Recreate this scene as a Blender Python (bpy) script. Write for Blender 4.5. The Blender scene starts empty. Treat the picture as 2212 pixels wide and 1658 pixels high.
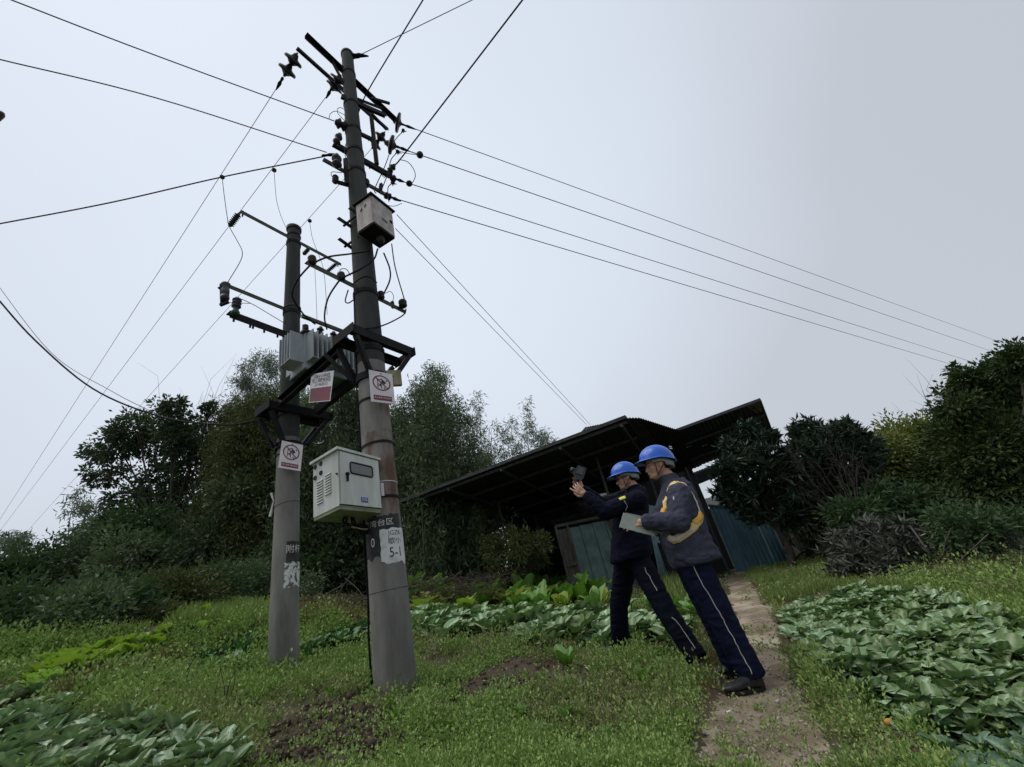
import bpy, bmesh, math, random
import numpy as np
from mathutils import Vector, Matrix, Euler, noise
from mathutils.bvhtree import BVHTree
random.seed(7); np.random.seed(7)
S = bpy.context.scene
COL = S.collection

# ------------------------------------------------------------------ camera, sky, sun, exposure
W, H = 2212.0, 1658.0          # working pixel grid of the photograph
CX, CY, FPX = W/2, H/2, 870.0
ROLL, PITCH = math.radians(13.998), math.radians(25.765)
CAMP = np.array([0, 0, 1.05])
_F = np.array([0, math.cos(PITCH), math.sin(PITCH)])
_U0 = np.array([0, -math.sin(PITCH), math.cos(PITCH)])
_R0 = np.array([1.0, 0, 0])
_R = math.cos(ROLL)*_R0 - math.sin(ROLL)*_U0
_U = math.cos(ROLL)*_U0 + math.sin(ROLL)*_R0
cam = bpy.data.cameras.new("camera"); cam.sensor_width = 36; cam.lens = 36*FPX/W
cam.clip_start = 0.05; cam.clip_end = 1500
camo = bpy.data.objects.new("camera", cam); COL.objects.link(camo)
camo.matrix_world = Matrix(((_R[0], _U[0], -_F[0], CAMP[0]), (_R[1], _U[1], -_F[1], CAMP[1]),
                            (_R[2], _U[2], -_F[2], CAMP[2]), (0, 0, 0, 1)))
S.camera = camo
SUN_EL, SUN_AZ = math.radians(68), math.radians(-95)     # azimuth from +Y towards +X
wd = bpy.data.worlds.new("World"); S.world = wd; wd.use_nodes = True
nt = wd.node_tree; nt.nodes.clear()
N = nt.nodes.new; L_ = nt.links.new
out = N('ShaderNodeOutputWorld'); bg = N('ShaderNodeBackground'); bg.inputs['Strength'].default_value = 0.1
sky = N('ShaderNodeTexSky'); sky.sky_type = 'NISHITA'; sky.sun_disc = False
sky.sun_elevation = SUN_EL; sky.sun_rotation = SUN_AZ; sky.dust_density = 1.5; sky.air_density = 1.0
hs = N('ShaderNodeHueSaturation'); hs.inputs['Saturation'].default_value = 0.35
tc = N('ShaderNodeTexCoord'); dp = N('ShaderNodeVectorMath'); dp.operation = 'DOT_PRODUCT'
bd = Vector((-0.23, 0.55, 0.80)).normalized()
dp.inputs[1].default_value = bd
nrm = N('ShaderNodeVectorMath'); nrm.operation = 'NORMALIZE'
nz = N('ShaderNodeTexNoise'); nz.inputs['Scale'].default_value = 1.6; nz.inputs['Detail'].default_value = 3; nz.inputs['Roughness'].default_value = 0.45
ad = N('ShaderNodeMath'); ad.operation = 'MULTIPLY_ADD'; ad.inputs[1].default_value = 0.24
rmp = N('ShaderNodeValToRGB'); cr = rmp.color_ramp
cr.elements[0].position = 0.0; cr.elements[0].color = (4.15/10, 4.45/10, 4.95/10, 1)
cr.elements[1].position = 1.0; cr.elements[1].color = (6.3/10, 6.85/10, 7.8/10, 1)
e = cr.elements.new(0.55); e.color = (4.45/10, 4.8/10, 5.35/10, 1)
e = cr.elements.new(0.80); e.color = (5.65/10, 6.15/10, 7.0/10, 1)
mul = N('ShaderNodeVectorMath'); mul.operation = 'SCALE'; mul.inputs['Scale'].default_value = 10.0
mx = N('ShaderNodeMix'); mx.data_type = 'RGBA'; mx.inputs['Factor'].default_value = 0.9
L_(tc.outputs['Generated'], nrm.inputs[0]); L_(nrm.outputs[0], dp.inputs[0]); L_(nrm.outputs[0], nz.inputs['Vector'])
L_(nz.outputs['Fac'], ad.inputs[0]); L_(dp.outputs['Value'], ad.inputs[2])
sb = N('ShaderNodeMath'); sb.operation = 'SUBTRACT'; sb.inputs[1].default_value = 0.12
L_(ad.outputs[0], sb.inputs[0]); L_(sb.outputs[0], rmp.inputs['Fac'])
L_(rmp.outputs['Color'], mul.inputs[0]); L_(sky.outputs[0], hs.inputs['Color'])
L_(hs.outputs[0], mx.inputs[6]); L_(mul.outputs[0], mx.inputs[7]); L_(mx.outputs[2], bg.inputs['Color']); L_(bg.outputs[0], out.inputs[0])
sl = bpy.data.lights.new("sun", 'SUN'); sl.energy = 1.5; sl.angle = math.radians(50); sl.color = (1.0, 0.97, 0.93)
so = bpy.data.objects.new("sun", sl); COL.objects.link(so)
sd = Vector((math.sin(SUN_AZ)*math.cos(SUN_EL), math.cos(SUN_AZ)*math.cos(SUN_EL), math.sin(SUN_EL)))
so.rotation_euler = sd.to_track_quat('Z', 'Y').to_euler()
S.view_settings.view_transform = 'Standard'; S.view_settings.look = 'None'
S.view_settings.exposure = 0.35; S.view_settings.gamma = 1; S.view_settings.use_curve_mapping = False
S.render.engine = 'CYCLES'
S.cycles.max_bounces = 5; S.cycles.diffuse_bounces = 3; S.cycles.transparent_max_bounces = 6

# ------------------------------------------------------------------ photo ray helpers (used only to measure positions)
def ray(u, v): return FPX*_F + (u-CX)*_R - (v-CY)*_U
def P(u, v, Y): r = ray(u, v); return CAMP + r*(Y/r[1])
def PZ(u, v, z): r = ray(u, v); return CAMP + r*((z-CAMP[2])/r[2])
def DP(u, v, d): return CAMP + ray(u, v)*(d/FPX)
def proj(p):
    q = np.asarray(p, float)-CAMP; z = q@_F
    return CX+FPX*(q@_R)/z, CY-FPX*(q@_U)/z, z
def projn(A):
    q = A-CAMP; z = q@_F; z = np.where(z < 0.05, 0.05, z)
    return CX+FPX*(q@_R)/z, CY-FPX*(q@_U)/z, z
def ZV(x, y, v):
    lo, hi = -3, 14
    for _ in range(50):
        m = (lo+hi)/2
        if proj((x, y, m))[1] > v: lo = m
        else: hi = m
    return lo
def sm(t): t = np.clip(t, 0, 1); return t*t*(3-2*t)
def hgt(x, y):
    x = np.asarray(x, float); y = np.asarray(y, float)
    z = .185-.2*np.minimum(x, .9)+.03*np.minimum(y, 8)
    z = z-np.where(x > .9, .144*(1-np.exp(-(np.maximum(x, .9)-.9)/2.0)), 0)
    far = .30-np.where(x > 0, .09*np.minimum(x, 12), .19*np.maximum(x, -22))+.02*(y-6)
    t = sm((y-6)/7); z = z*(1-t)+t*far
    z = z-.10*np.exp(-((x+2.6)**2+(y-4.1)**2)/.8)
    # earth bank above the lower left beds
    z = z+.22*sm((x*-.5+y*.86-6.05)/.5)*sm((-2.4-x)/1.2)*(1-sm((y-9)/6))
    return z
def H1(x, y): return float(hgt(x, y))
def G(u, v, tmax=90):
    r = ray(u, v); r = r/np.linalg.norm(r); t = .5
    while t < tmax:
        p = CAMP+r*t
        if p[2] < H1(p[0], p[1]): return p
        t *= 1.006
    return CAMP+r*tmax

# ------------------------------------------------------------------ object helpers
def tag(o, label=None, cat=None, group=None, kind=None):
    if label: o['label'] = label
    if cat: o['category'] = cat
    if group: o['group'] = group
    if kind: o['kind'] = kind
    return o
def thing(name, label, cat, loc=(0, 0, 0), group=None, rz=0):
    o = bpy.data.objects.new(name, None); COL.objects.link(o); o.location = [float(c) for c in loc]; o.rotation_euler = (0, 0, rz)
    o.empty_display_size = .1
    return tag(o, label, cat, group)
def orig(parent):
    """world origin of a parent chain (unrotated)"""
    v = np.zeros(3)
    while parent is not None:
        v = v+np.array(parent.location); parent = parent.parent
    return v
def link(name, me, parent=None, mat=None):
    o = bpy.data.objects.new(name, me); COL.objects.link(o)
    if parent is not None: o.parent = parent
    if mat is not None and len(me.materials) == 0: me.materials.append(mat)
    return o
class MB:
    def __init__(s): s.v = []; s.f = []; s.sm = []
    def add(s, vs, fs, smooth=False):
        b = len(s.v); s.v += [tuple(map(float, v)) for v in vs]; s.f += [tuple(b+i for i in f) for f in fs]; s.sm += [smooth]*len(fs); return s
    def box(s, c, ax, ay, az):
        """centre + three half-axis vectors"""
        c, ax, ay, az = map(lambda q: np.array(q, float), (c, ax, ay, az))
        vs = [c+i*ax+j*ay+k*az for k in (-1, 1) for j in (-1, 1) for i in (-1, 1)]
        return s.add(vs, [(0, 2, 3, 1), (4, 5, 7, 6), (0, 1, 5, 4), (2, 6, 7, 3), (0, 4, 6, 2), (1, 3, 7, 5)])
    def bar(s, a, b, w, h, up=(0, 0, 1)):
        """rectangular bar between two points; w across, h along up"""
        a, b, up = map(lambda q: np.array(q, float), (a, b, up)); d = b-a; L = np.linalg.norm(d); d = d/L
        x = np.cross(d, up); x /= max(np.linalg.norm(x), 1e-9); z = np.cross(x, d)
        return s.box((a+b)/2, d*L/2, x*w/2, z*h/2)
    def angle(s, a, b, w, t=.006, side=1, up=(0, 0, 1)):
        """L-section steel: a top flange and a vertical flange"""
        a, b, up = map(lambda q: np.array(q, float), (a, b, up)); d = b-a; L = np.linalg.norm(d); d = d/L
        x = np.cross(d, up); x /= max(np.linalg.norm(x), 1e-9); z = np.cross(x, d); x = x*side
        c = (a+b)/2
        s.box(c+z*(w/2), d*L/2, x*w/2, z*t/2)
        return s.box(c+x*(w/2-t/2)-z*(t/2+.0005), d*L/2, x*t/2, z*(w/2-t/2))
    def channel(s, a, b, hgt_, w, t=.008, side=1):
        a, b = np.array(a, float), np.array(b, float); d = b-a; L = np.linalg.norm(d); d = d/L
        x = np.cross(d, (0, 0, 1)); x /= np.linalg.norm(x); z = np.cross(x, d); x = x*side; c = (a+b)/2
        s.box(c, d*L/2, x*t/2, z*(hgt_/2))
        s.box(c+x*(w/2+t/2+.0005)+z*(hgt_/2-t/2), d*L/2, x*w/2, z*t/2)
        return s.box(c+x*(w/2+t/2+.0005)-z*(hgt_/2-t/2), d*L/2, x*w/2, z*t/2)
    def tube(s, pts, r, n=8, cap=True, smooth=True):
        pts = [np.array(p, float) for p in pts]; m = len(pts)
        rs = r if hasattr(r, '__len__') else [r]*m
        T = [(pts[min(i+1, m-1)]-pts[max(i-1, 0)]) for i in range(m)]
        T = [t/max(np.linalg.norm(t), 1e-9) for t in T]
        u = np.cross(T[0], (0.0, 0, 1.0) if abs(T[0][2]) < .9 else (1.0, 0, 0)); u /= np.linalg.norm(u)
        vs = []
        for i in range(m):
            u = u-T[i]*(u@T[i]); u /= max(np.linalg.norm(u), 1e-9); w = np.cross(T[i], u)
            for k in range(n):
                a = 2*math.pi*k/n; vs.append(pts[i]+rs[i]*(math.cos(a)*u+math.sin(a)*w))
        fs = [(i*n+k, i*n+(k+1) % n, (i+1)*n+(k+1) % n, (i+1)*n+k) for i in range(m-1) for k in range(n)]
        s.add(vs, fs, smooth)
        if cap:
            s.add(vs[:n], [tuple(range(n))[::-1]]); s.add(vs[-n:], [tuple(range(n))])
        return s
    def cyl(s, a, b, r, n=12, r2=None): return s.tube([a, b], [r, r if r2 is None else r2], n)
    def discs(s, a, b, prof, n=14):
        """turned shape: prof = [(t along a-b, radius)]"""
        a, b = np.array(a, float), np.array(b, float)
        pts = [a+(b-a)*t for t, _ in prof]; d = (b-a)/np.linalg.norm(b-a)
        u = np.cross(d, (0, 0, 1.0) if abs(d[2]) < .9 else (1.0, 0, 0)); u /= np.linalg.norm(u); w = np.cross(d, u); vs = []
        for p, (_, r) in zip(pts, prof):
            for k in range(n):
                q = 2*math.pi*k/n; vs.append(p+r*(math.cos(q)*u+math.sin(q)*w))
        m = len(prof)
        return s.add(vs, [(i*n+k, i*n+(k+1) % n, (i+1)*n+(k+1) % n, (i+1)*n+k) for i in range(m-1) for k in range(n)]+[tuple(range(n))[::-1], tuple((m-1)*n+k for k in range(n))], True)
    def ball(s, c, r, n=8):
        c = np.array(c, float); r = np.array(r if hasattr(r, '__len__') else (r, r, r), float)
        vs = []; m = n
        for i in range(1, m):
            t = math.pi*i/m
            for k in range(2*n):
                q = math.pi*k/n; vs.append(c+r*np.array((math.sin(t)*math.cos(q), math.sin(t)*math.sin(q), math.cos(t))))
        nn = 2*n; fs = [(i*nn+k, (i+1)*nn+k, (i+1)*nn+(k+1) % nn, i*nn+(k+1) % nn) for i in range(m-2) for k in range(nn)]
        fs += [tuple(range(nn)), tuple((m-2)*nn+k for k in range(nn))[::-1]]
        return s.add(vs, fs, True)
    def mesh(s, name, off=None):
        me = bpy.data.meshes.new(name); v = np.array(s.v, float)
        if off is not None and len(v): v = v-np.array(off)
        me.from_pydata(v.tolist(), [], s.f); me.polygons.foreach_set('use_smooth', s.sm); me.update(); return me
    def build(s, name, mat, parent=None, world=True):
        me = s.mesh(name, orig(parent) if (world and parent is not None) else None)
        return link(name, me, parent, mat)
def spline(pts, n=12):
    pts = [np.array(p, float) for p in pts]; p = [2*pts[0]-pts[1]]+pts+[2*pts[-1]-pts[-2]]; o = []
    for i in range(1, len(p)-2):
        for k in range(n):
            t = k/n; o.append(.5*((2*p[i])+(p[i+1]-p[i-1])*t+(2*p[i-1]-5*p[i]+4*p[i+1]-p[i+2])*t*t+(3*p[i]-p[i-1]-3*p[i+1]+p[i+2])*t**3))
    o.append(pts[-1]); return o

# ------------------------------------------------------------------ materials
def mat(name, col, rough=.8, col2=None, scale=8, mixf=.5, bump=0, bscale=30, metal=0, spec=.3, stretch=None, trans=0, coord='Object', detail=5, contrast=(.35, .65), attr=None):
    m = bpy.data.materials.new(name); m.use_nodes = True; t = m.node_tree; b = t.nodes['Principled BSDF']
    b.inputs['Roughness'].default_value = rough; b.inputs['Metallic'].default_value = metal; b.inputs['Specular IOR Level'].default_value = spec
    c = (*col, 1); b.inputs['Base Color'].default_value = c; colsock = None
    t.nodes.new('ShaderNodeTexCoord').name = 'tc'; tcn = t.nodes['tc']
    vec = tcn.outputs[coord]
    if stretch:
        mp = t.nodes.new('ShaderNodeMapping'); mp.inputs['Scale'].default_value = stretch; t.links.new(vec, mp.inputs[0]); vec = mp.outputs[0]
    if col2 is not None:
        no = t.nodes.new('ShaderNodeTexNoise'); no.inputs['Scale'].default_value = scale; no.inputs['Detail'].default_value = detail; no.inputs['Roughness'].default_value = .6
        t.links.new(vec, no.inputs['Vector'])
        mr = t.nodes.new('ShaderNodeMapRange'); mr.inputs[1].default_value = contrast[0]; mr.inputs[2].default_value = contrast[1]; mr.inputs[4].default_value = mixf*2 if mixf <= .5 else 1
        t.links.new(no.outputs['Fac'], mr.inputs[0])
        mi = t.nodes.new('ShaderNodeMix'); mi.data_type = 'RGBA'; mi.inputs[6].default_value = c; mi.inputs[7].default_value = (*col2, 1)
        t.links.new(mr.outputs[0], mi.inputs[0]); colsock = mi.outputs[2]
    if attr:   # per-vertex 'tone' attribute towards a third colour
        at = t.nodes.new('ShaderNodeAttribute'); at.attribute_name = attr[0]
        m2 = t.nodes.new('ShaderNodeMix'); m2.data_type = 'RGBA'
        if colsock: t.links.new(colsock, m2.inputs[6])
        else: m2.inputs[6].default_value = c
        m2.inputs[7].default_value = (*attr[1], 1); t.links.new(at.outputs['Fac'], m2.inputs[0]); colsock = m2.outputs[2]
    if colsock: t.links.new(colsock, b.inputs['Base Color'])
    if bump:
        bn = t.nodes.new('ShaderNodeTexNoise'); bn.inputs['Scale'].default_value = bscale; bn.inputs['Detail'].default_value = 4; t.links.new(vec, bn.inputs['Vector'])
        bu = t.nodes.new('ShaderNodeBump'); bu.inputs['Strength'].default_value = bump; bu.inputs['Distance'].default_value = .02
        t.links.new(bn.outputs['Fac'], bu.inputs['Height']); t.links.new(bu.outputs[0], b.inputs['Normal'])
    if trans:
        tr = t.nodes.new('ShaderNodeBsdfTranslucent'); tr.inputs['Color'].default_value = (col[0]*1.5, col[1]*1.7, col[2]*.9, 1)
        ms = t.nodes.new('ShaderNodeMixShader'); ms.inputs[0].default_value = trans
        t.links.new(b.outputs[0], ms.inputs[1]); t.links.new(tr.outputs[0], ms.inputs[2]); t.links.new(ms.outputs[0], t.nodes['Material Output'].inputs[0])
    return m
M = {}
M['concrete'] = mat('pole_concrete', (.25, .243, .225), .9, (.125, .12, .11), 5, .5, .35, 60, stretch=(1, 1, .22))
M['concrete_backlit'] = mat('pole_concrete_backlit', (.062, .066, .062), .9, (.03, .034, .03), 5, .5, .35, 60, stretch=(1, 1, .15))  # backlit darkness of the upper poles put into the concrete colour
M['steel'] = mat('dark_galvanised_steel', (.035, .037, .042), .6, (.02, .02, .022), 12, .5, .1, 40, metal=.3)
M['steel_black'] = mat('blackened_steel', (.010, .011, .015), .7, (.022, .02, .02), 10, .5, .1, 40, spec=.12)
M['steel_green'] = mat('mossy_angle_steel', (.05, .06, .045), .75, (.09, .10, .07), 20, .5, .1, 40)
M['cable'] = mat('black_cable', (.010, .010, .012), .75, spec=.1)
M['wire'] = mat('aluminium_wire', (.045, .047, .052), .8, spec=.1)
M['porcelain'] = mat('brown_porcelain', (.018, .012, .012), .45, (.03, .026, .026), 20, spec=.25)
M['porcelain_grey'] = mat('grey_porcelain', (.11, .12, .125), .5, (.06, .07, .07), 20, spec=.25)
M['polymer'] = mat('dark_polymer', (.035, .04, .045), .5)
M['green_clamp'] = mat('green_insulating_cover', (.03, .09, .06), .5)
M['tr_paint'] = mat('transformer_grey_paint', (.40, .44, .46), .5, (.27, .30, .31), 9, .5, .05, 20, stretch=(1, 1, .3))
M['tr_base'] = mat('transformer_base_green', (.16, .24, .21), .6, (.10, .14, .12), 9)
M['box_old'] = mat('weathered_box_paint', (.52, .48, .46), .7, (.30, .26, .24), 14, .45, .05, 30, stretch=(1, 1, .5))
M['box_new'] = mat('pale_green_grey_box_paint', (.60, .63, .60), .5, (.47, .50, .45), 5, .5, 0, 30, stretch=(2, 2, .5))
M['box_moss'] = mat('box_underside', (.30, .33, .24), .8, (.16, .18, .10), 8)
M['dark'] = mat('dark_rubber', (.012, .013, .015), .5)
M['glass'] = mat('smoky_window', (.09, .10, .10), .15, (.14, .15, .15), 6, spec=.6)
M['white'] = mat('sign_white', (.72, .70, .72), .5, (.60, .58, .60), 10, .5)
M['sign_red'] = mat('sign_red', (.21, .035, .055), .5, (.15, .03, .045), 12)
M['sign_faded'] = mat('faded_red_panel', (.24, .045, .07), .6, (.17, .06, .08), 5)
M['sign_black'] = mat('sign_black', (.02, .022, .03), .6)
M['white_paint'] = mat('white_paint_on_pole', (.66, .68, .67), .8, (.42, .44, .43), 14, .5, contrast=(.5, .7))
M['white_chipped'] = mat('chipped_white_paint', (.66, .68, .68), .8, (.13, .125, .115), 26, .6, contrast=(.5, .56), detail=8)
M['black_paint'] = mat('black_paint_on_pole', (.022, .022, .026), .7, (.05, .05, .05), 12)
M['rust'] = mat('rusty_stain', (.12, .075, .055), .9, (.21, .195, .175), 7, .6, .2, 50, stretch=(1, 1, .4), contrast=(.42, .6))
M['blue_label'] = mat('blue_label', (.03, .06, .30), .5)
M['wood_pale'] = mat('pale_wood', (.36, .33, .22), .8, (.2, .19, .1), 14, stretch=(1, 1, .3))

def text(s, size, m, parent, mtx, bend=None, name='lettering', extr=.0006, sx=1.0):
    """flat lettering turned into a mesh; mtx maps local xy(z=normal) to world; bend=fn(x,y)->world point"""
    cu = bpy.data.curves.new(name, 'FONT'); cu.body = s; cu.size = size; cu.align_x = 'CENTER'; cu.align_y = 'CENTER'; cu.resolution_u = 2
    ob = bpy.data.objects.new('tmp', cu); COL.objects.link(ob); bpy.context.view_layer.update()
    me = bpy.data.meshes.new_from_object(ob.evaluated_get(bpy.context.evaluated_depsgraph_get())); bpy.data.objects.remove(ob); bpy.data.curves.remove(cu)
    o0 = orig(parent); me.name = name
    for v in me.vertices:
        x, y = v.co.x*sx, v.co.y
        w = np.array(bend(x, y)) if bend else np.array(mtx @ Vector((x, y, 0)))
        v.co = w-o0
    return link(name, me, parent, m)
# ------------------------------------------------------------------ ground
def in_poly(px, py, poly):
    c = np.zeros(px.shape, bool); n = len(poly)
    for i in range(n):
        x1, y1 = poly[i]; x2, y2 = poly[(i+1) % n]
        k = ((y1 > py) != (y2 > py)) & (px < (x2-x1)*(py-y1)/(y2-y1+1e-12)+x1); c ^= k
    return c
def vnoise(x, y, s, seed=0):
    x = x*s+seed*17.3; y = y*s+seed*9.1; xi = np.floor(x).astype(np.int64); yi = np.floor(y).astype(np.int64); fx = x-xi; fy = y-yi
    def h(a, b): n = (a*374761393+b*668265263+seed*1442695) & 0xffffffff; n = ((n ^ (n >> 13))*1274126177) & 0xffffffff; return ((n ^ (n >> 16)) & 0xffff)/65535.
    fx = fx*fx*(3-2*fx); fy = fy*fy*(3-2*fy)
    return (h(xi, yi)*(1-fx)+h(xi+1, yi)*fx)*(1-fy)+(h(xi, yi+1)*(1-fx)+h(xi+1, yi+1)*fx)*fy
def fbm(x, y, s, o=4, seed=0): return sum(vnoise(x, y, s*2**k, seed+k)/2**k for k in range(o))/sum(1/2**k for k in range(o))
PATH = [(1478, 1700), (1500, 1560), (1545, 1490), (1570, 1440), (1590, 1380), (1568, 1300), (1562, 1238), (1600, 1228), (1640, 1262), (1672, 1320), (1700, 1390), (1725, 1450), (1758, 1530), (1790, 1600), (1822, 1700)]
SOIL = [[(560, 1600), (690, 1530), (760, 1520), (850, 1560), (870, 1610), (780, 1640), (700, 1700), (520, 1700)],
        [(960, 1500), (1080, 1440), (1190, 1420), (1280, 1440), (1260, 1480), (1130, 1515), (1000, 1530)],
        [(60, 1545), (300, 1480), (500, 1400), (570, 1345), (575, 1375), (440, 1440), (280, 1500), (90, 1550)],
        [(1860, 1530), (2000, 1560), (2030, 1640), (2040, 1700), (1950, 1700), (1890, 1600)],
        [(1500, 1480), (1560, 1500), (1530, 1560), (1500, 1580)]]
gx = np.concatenate([np.linspace(-160, -9, 60), np.arange(-8.8, -3, .12), np.arange(-3, 3.5, .035), np.arange(3.5, 10, .12), np.linspace(10.2, 160, 60)])
gy = np.concatenate([np.linspace(-20, .5, 20), np.arange(.7, 5.4, .035), np.arange(5.4, 14, .1), np.linspace(14.2, 220, 80)])
X, Y = np.meshgrid(gx, gy); Z = hgt(X, Y)
pu, pv, pd = projn(np.stack([X, Y, Z], -1))
near = (Y > .5)
pm = in_poly(pu+14*(fbm(X, Y, 3, 3, 3)-.5)*4, pv+10*(fbm(X, Y, 3, 3, 9)-.5)*4, PATH) & near
sm_ = np.zeros(X.shape, bool)
for s in SOIL: sm_ |= in_poly(pu+60*(fbm(X, Y, 4, 3, 5)-.5), pv+40*(fbm(X, Y, 4, 3, 6)-.5), s) & near
rough = (fbm(X, Y, 2.4, 4, 1)-.5)*.17+(fbm(X, Y, 18, 3, 2)-.5)*.03
Z = Z+np.where(Y > .5, rough, 0)*np.where(pm, .35, 1)+np.where(sm_, (fbm(X, Y, 14, 3, 4)-.4)*.07, 0)-np.where(pm, .02, 0)
ny, nx = X.shape; idx = np.arange(nx*ny).reshape(ny, nx)
quads = np.stack([idx[:-1, :-1], idx[:-1, 1:], idx[1:, 1:], idx[1:, :-1]], -1).reshape(-1, 4)
pmq = (pm[:-1, :-1] & pm[1:, 1:] & pm[1:, :-1] & pm[:-1, 1:]).reshape(-1)
V = np.stack([X, Y, Z], -1).reshape(-1, 3)
def npmesh(name, V, Fc, smooth=True, attrs=None):
    me = bpy.data.meshes.new(name); k = Fc.shape[1]
    me.vertices.add(len(V)); me.vertices.foreach_set('co', np.ascontiguousarray(V, np.float32).ravel())
    me.loops.add(Fc.size); me.loops.foreach_set('vertex_index', Fc.astype(np.int32).ravel())
    me.polygons.add(len(Fc)); me.polygons.foreach_set('loop_start', np.arange(0, Fc.size, k, dtype=np.int32))
    me.polygons.foreach_set('use_smooth', np.full(len(Fc), smooth))
    me.update(calc_edges=True)
    for n, a in (attrs or {}).items():
        at = me.attributes.new(n, 'FLOAT', 'POINT'); at.data.foreach_set('value', np.asarray(a, np.float32).ravel())
    return me
def submesh(V, Q): u, inv = np.unique(Q, return_inverse=True); return V[u], inv.reshape(Q.shape), u
M['ground'] = mat('garden_soil_and_moss', (.055, .06, .026), .95, (.065, .043, .027), 3.5, .5, .6, 40, attr=('soil', (.078, .054, .037)))
M['path'] = mat('trodden_dirt_path', (.19, .145, .10), .95, (.43, .365, .275), 3.2, .5, 1.0, 38, contrast=(.42, .66), attr=('soil', (.13, .098, .066)))
for nm, sel, mt in (('ground', ~pmq, M['ground']), ('path', pmq, M['path'])):
    v_, q_, u_ = submesh(V, quads[sel])
    edge = np.clip(fbm(v_[:, 0], v_[:, 1], 2.2, 4, 8)*1.6-.65, 0, .6) if nm == 'path' else sm_.reshape(-1)[u_]*1.0
    o = link(nm, npmesh(nm, v_, q_, True, {'soil': edge}), None, mt); tag(o, kind='structure')
_bv = BVHTree.FromPolygons(V[(near.reshape(-1))].tolist() if False else V.tolist(), quads.tolist())
def GZ(x, y):
    h = _bv.ray_cast(Vector((x, y, 30)), Vector((0, 0, -1))); return h[0].z if h[0] else H1(x, y)

# ------------------------------------------------------------------ poles
BX, BY = -1.345, 3.463
LX, LY = -2.70, 4.257
NV = np.array([.5, .866, 0.]); AV = np.array([-.864, .503, 0.])
class Pole:
    def __init__(s, x, y, z0, z1, rt, rb, lean=(0, 0)): s.x, s.y, s.z0, s.z1, s.rt, s.rb = x, y, z0, z1, rt, rb; s.tc = math.atan2(-y, -x); s.lean = lean
    def r(s, z): return s.rt+(s.rb-s.rt)*(s.z1-z)/(s.z1-s.z0)
    def pt(s, phi, z, e=0):
        a = s.tc+phi; r = s.r(z)+e; return np.array((s.x+math.cos(a)*r, s.y+math.sin(a)*r, z))
    def shaft(s, za, zb, name, mt, parent, e=0):
        b = MB(); n = 40; m = max(2, int((zb-za)/.15)); b.tube([(s.x, s.y, za+(zb-za)*i/m) for i in range(m+1)], [s.r(za+(zb-za)*i/m)+e for i in range(m+1)], n)
        return b.build(name, mt, parent)
    def patch(s, p0, p1, za, zb, name, mt, parent, e=.0015, rag=.012, seed=0):
        nu, nv = 24, 22; vs = []; rnd = random.Random(seed)
        for j in range(nv+1):
            for i in range(nu+1):
                fu, fv = i/nu, j/nv
                ph = p0+(p1-p0)*fu; z = za+(zb-za)*fv
                if j in (0, nv): z += (noise.noise((ph*3, j*5+seed, 0)))*rag*2
                if i in (0, nu): ph += noise.noise((z*20, i+seed, 0))*rag*4
                vs.append(s.pt(ph, z, e))
        fs = [(j*(nu+1)+i, j*(nu+1)+i+1, (j+1)*(nu+1)+i+1, (j+1)*(nu+1)+i) for j in range(nv) for i in range(nu)]
        return MB().add(vs, fs, True).build(name, mt, parent)
    def band(s, z, name, mt, parent, h=.02, e=.004, tilt=0):
        n = 36; vs = []
        for k in range(n):
            a = 2*math.pi*k/n; dz = tilt*math.cos(a)
            for (ee, hh) in ((0.0005, -h/2), (e, -h/2), (e, h/2), (0.0005, h/2)):
                r = s.r(z)+ee; vs.append((s.x+math.cos(a)*r, s.y+math.sin(a)*r, z+hh+dz))
        fs = [(k*4+j, ((k+1) % n)*4+j, ((k+1) % n)*4+(j+1) % 4, k*4+(j+1) % 4) for k in range(n) for j in range(4)]
        return MB().add(vs, fs).build(name, mt, parent)
PB = Pole(BX, BY, .45, 9.35, .092, .153); PL = Pole(LX, LY, .65, 6.55, .089, .133)
bp = thing('utility_pole', 'tall front concrete utility pole carrying the boxes and many crossarms', 'utility pole', (BX, BY, GZ(BX, BY)))
lp = thing('utility_pole', 'shorter concrete pole on the left holding up the far end of the transformer', 'utility pole', (LX, LY, GZ(LX, LY)))
PB.shaft(.4, 3.3, 'shaft', M['concrete'], bp); PB.shaft(3.3, 9.35, 'upper_shaft', M['concrete_backlit'], bp)
PL.shaft(.6, 3.1, 'shaft', M['concrete'], lp); PL.shaft(3.1, 6.55, 'upper_shaft', M['concrete_backlit'], lp)
MB().cyl((BX, BY, 9.3505), (BX, BY, 9.39), .104, 24).build('pole_cap', M['steel'], bp)
MB().cyl((LX, LY, 6.5505), (LX, LY, 6.6), .106, 24).build('pole_cap', M['steel'], lp)
R_ = math.radians
# painted patches, bands and lettering
PB.patch(R_(-100), R_(-8), 1.46, 1.70, 'black_paint', M['black_paint'], bp, .0012, .02, 3)
PB.patch(R_(-60), R_(60), 1.64, 1.775, 'black_paint', M['black_paint'], bp, .0009, .02, 5)
PB.patch(R_(-14), R_(112), 1.40, 1.665, 'white_paint', M['white_paint'], bp, .0024, .016, 8)
PB.patch(R_(-100), R_(100), 1.78, 2.52, 'rust_stain', M['rust'], bp, .0007, .03, 6)
PB.patch(R_(22), R_(75), 2.56, 2.86, 'rust_stain', M['rust'], bp, .0008, .04, 16)
PB.band(1.215, 'joint_line', M['black_paint'], bp, .004, .0018)
for z, tl in ((2.42, .012), (1.93, .0), (2.87, 0)): PB.band(z, 'strap_band', M['steel_black'], bp, .022, .008, tl)
PB.band(2.06, 'tie_strap', M['white'], bp, .006, .004)
MB().box(PB.pt(R_(5), 1.985, .006), (.012, .004, 0), (.003, -.008, 0), (0, 0, .055)).build('tag_plate', M['white'], bp)
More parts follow.
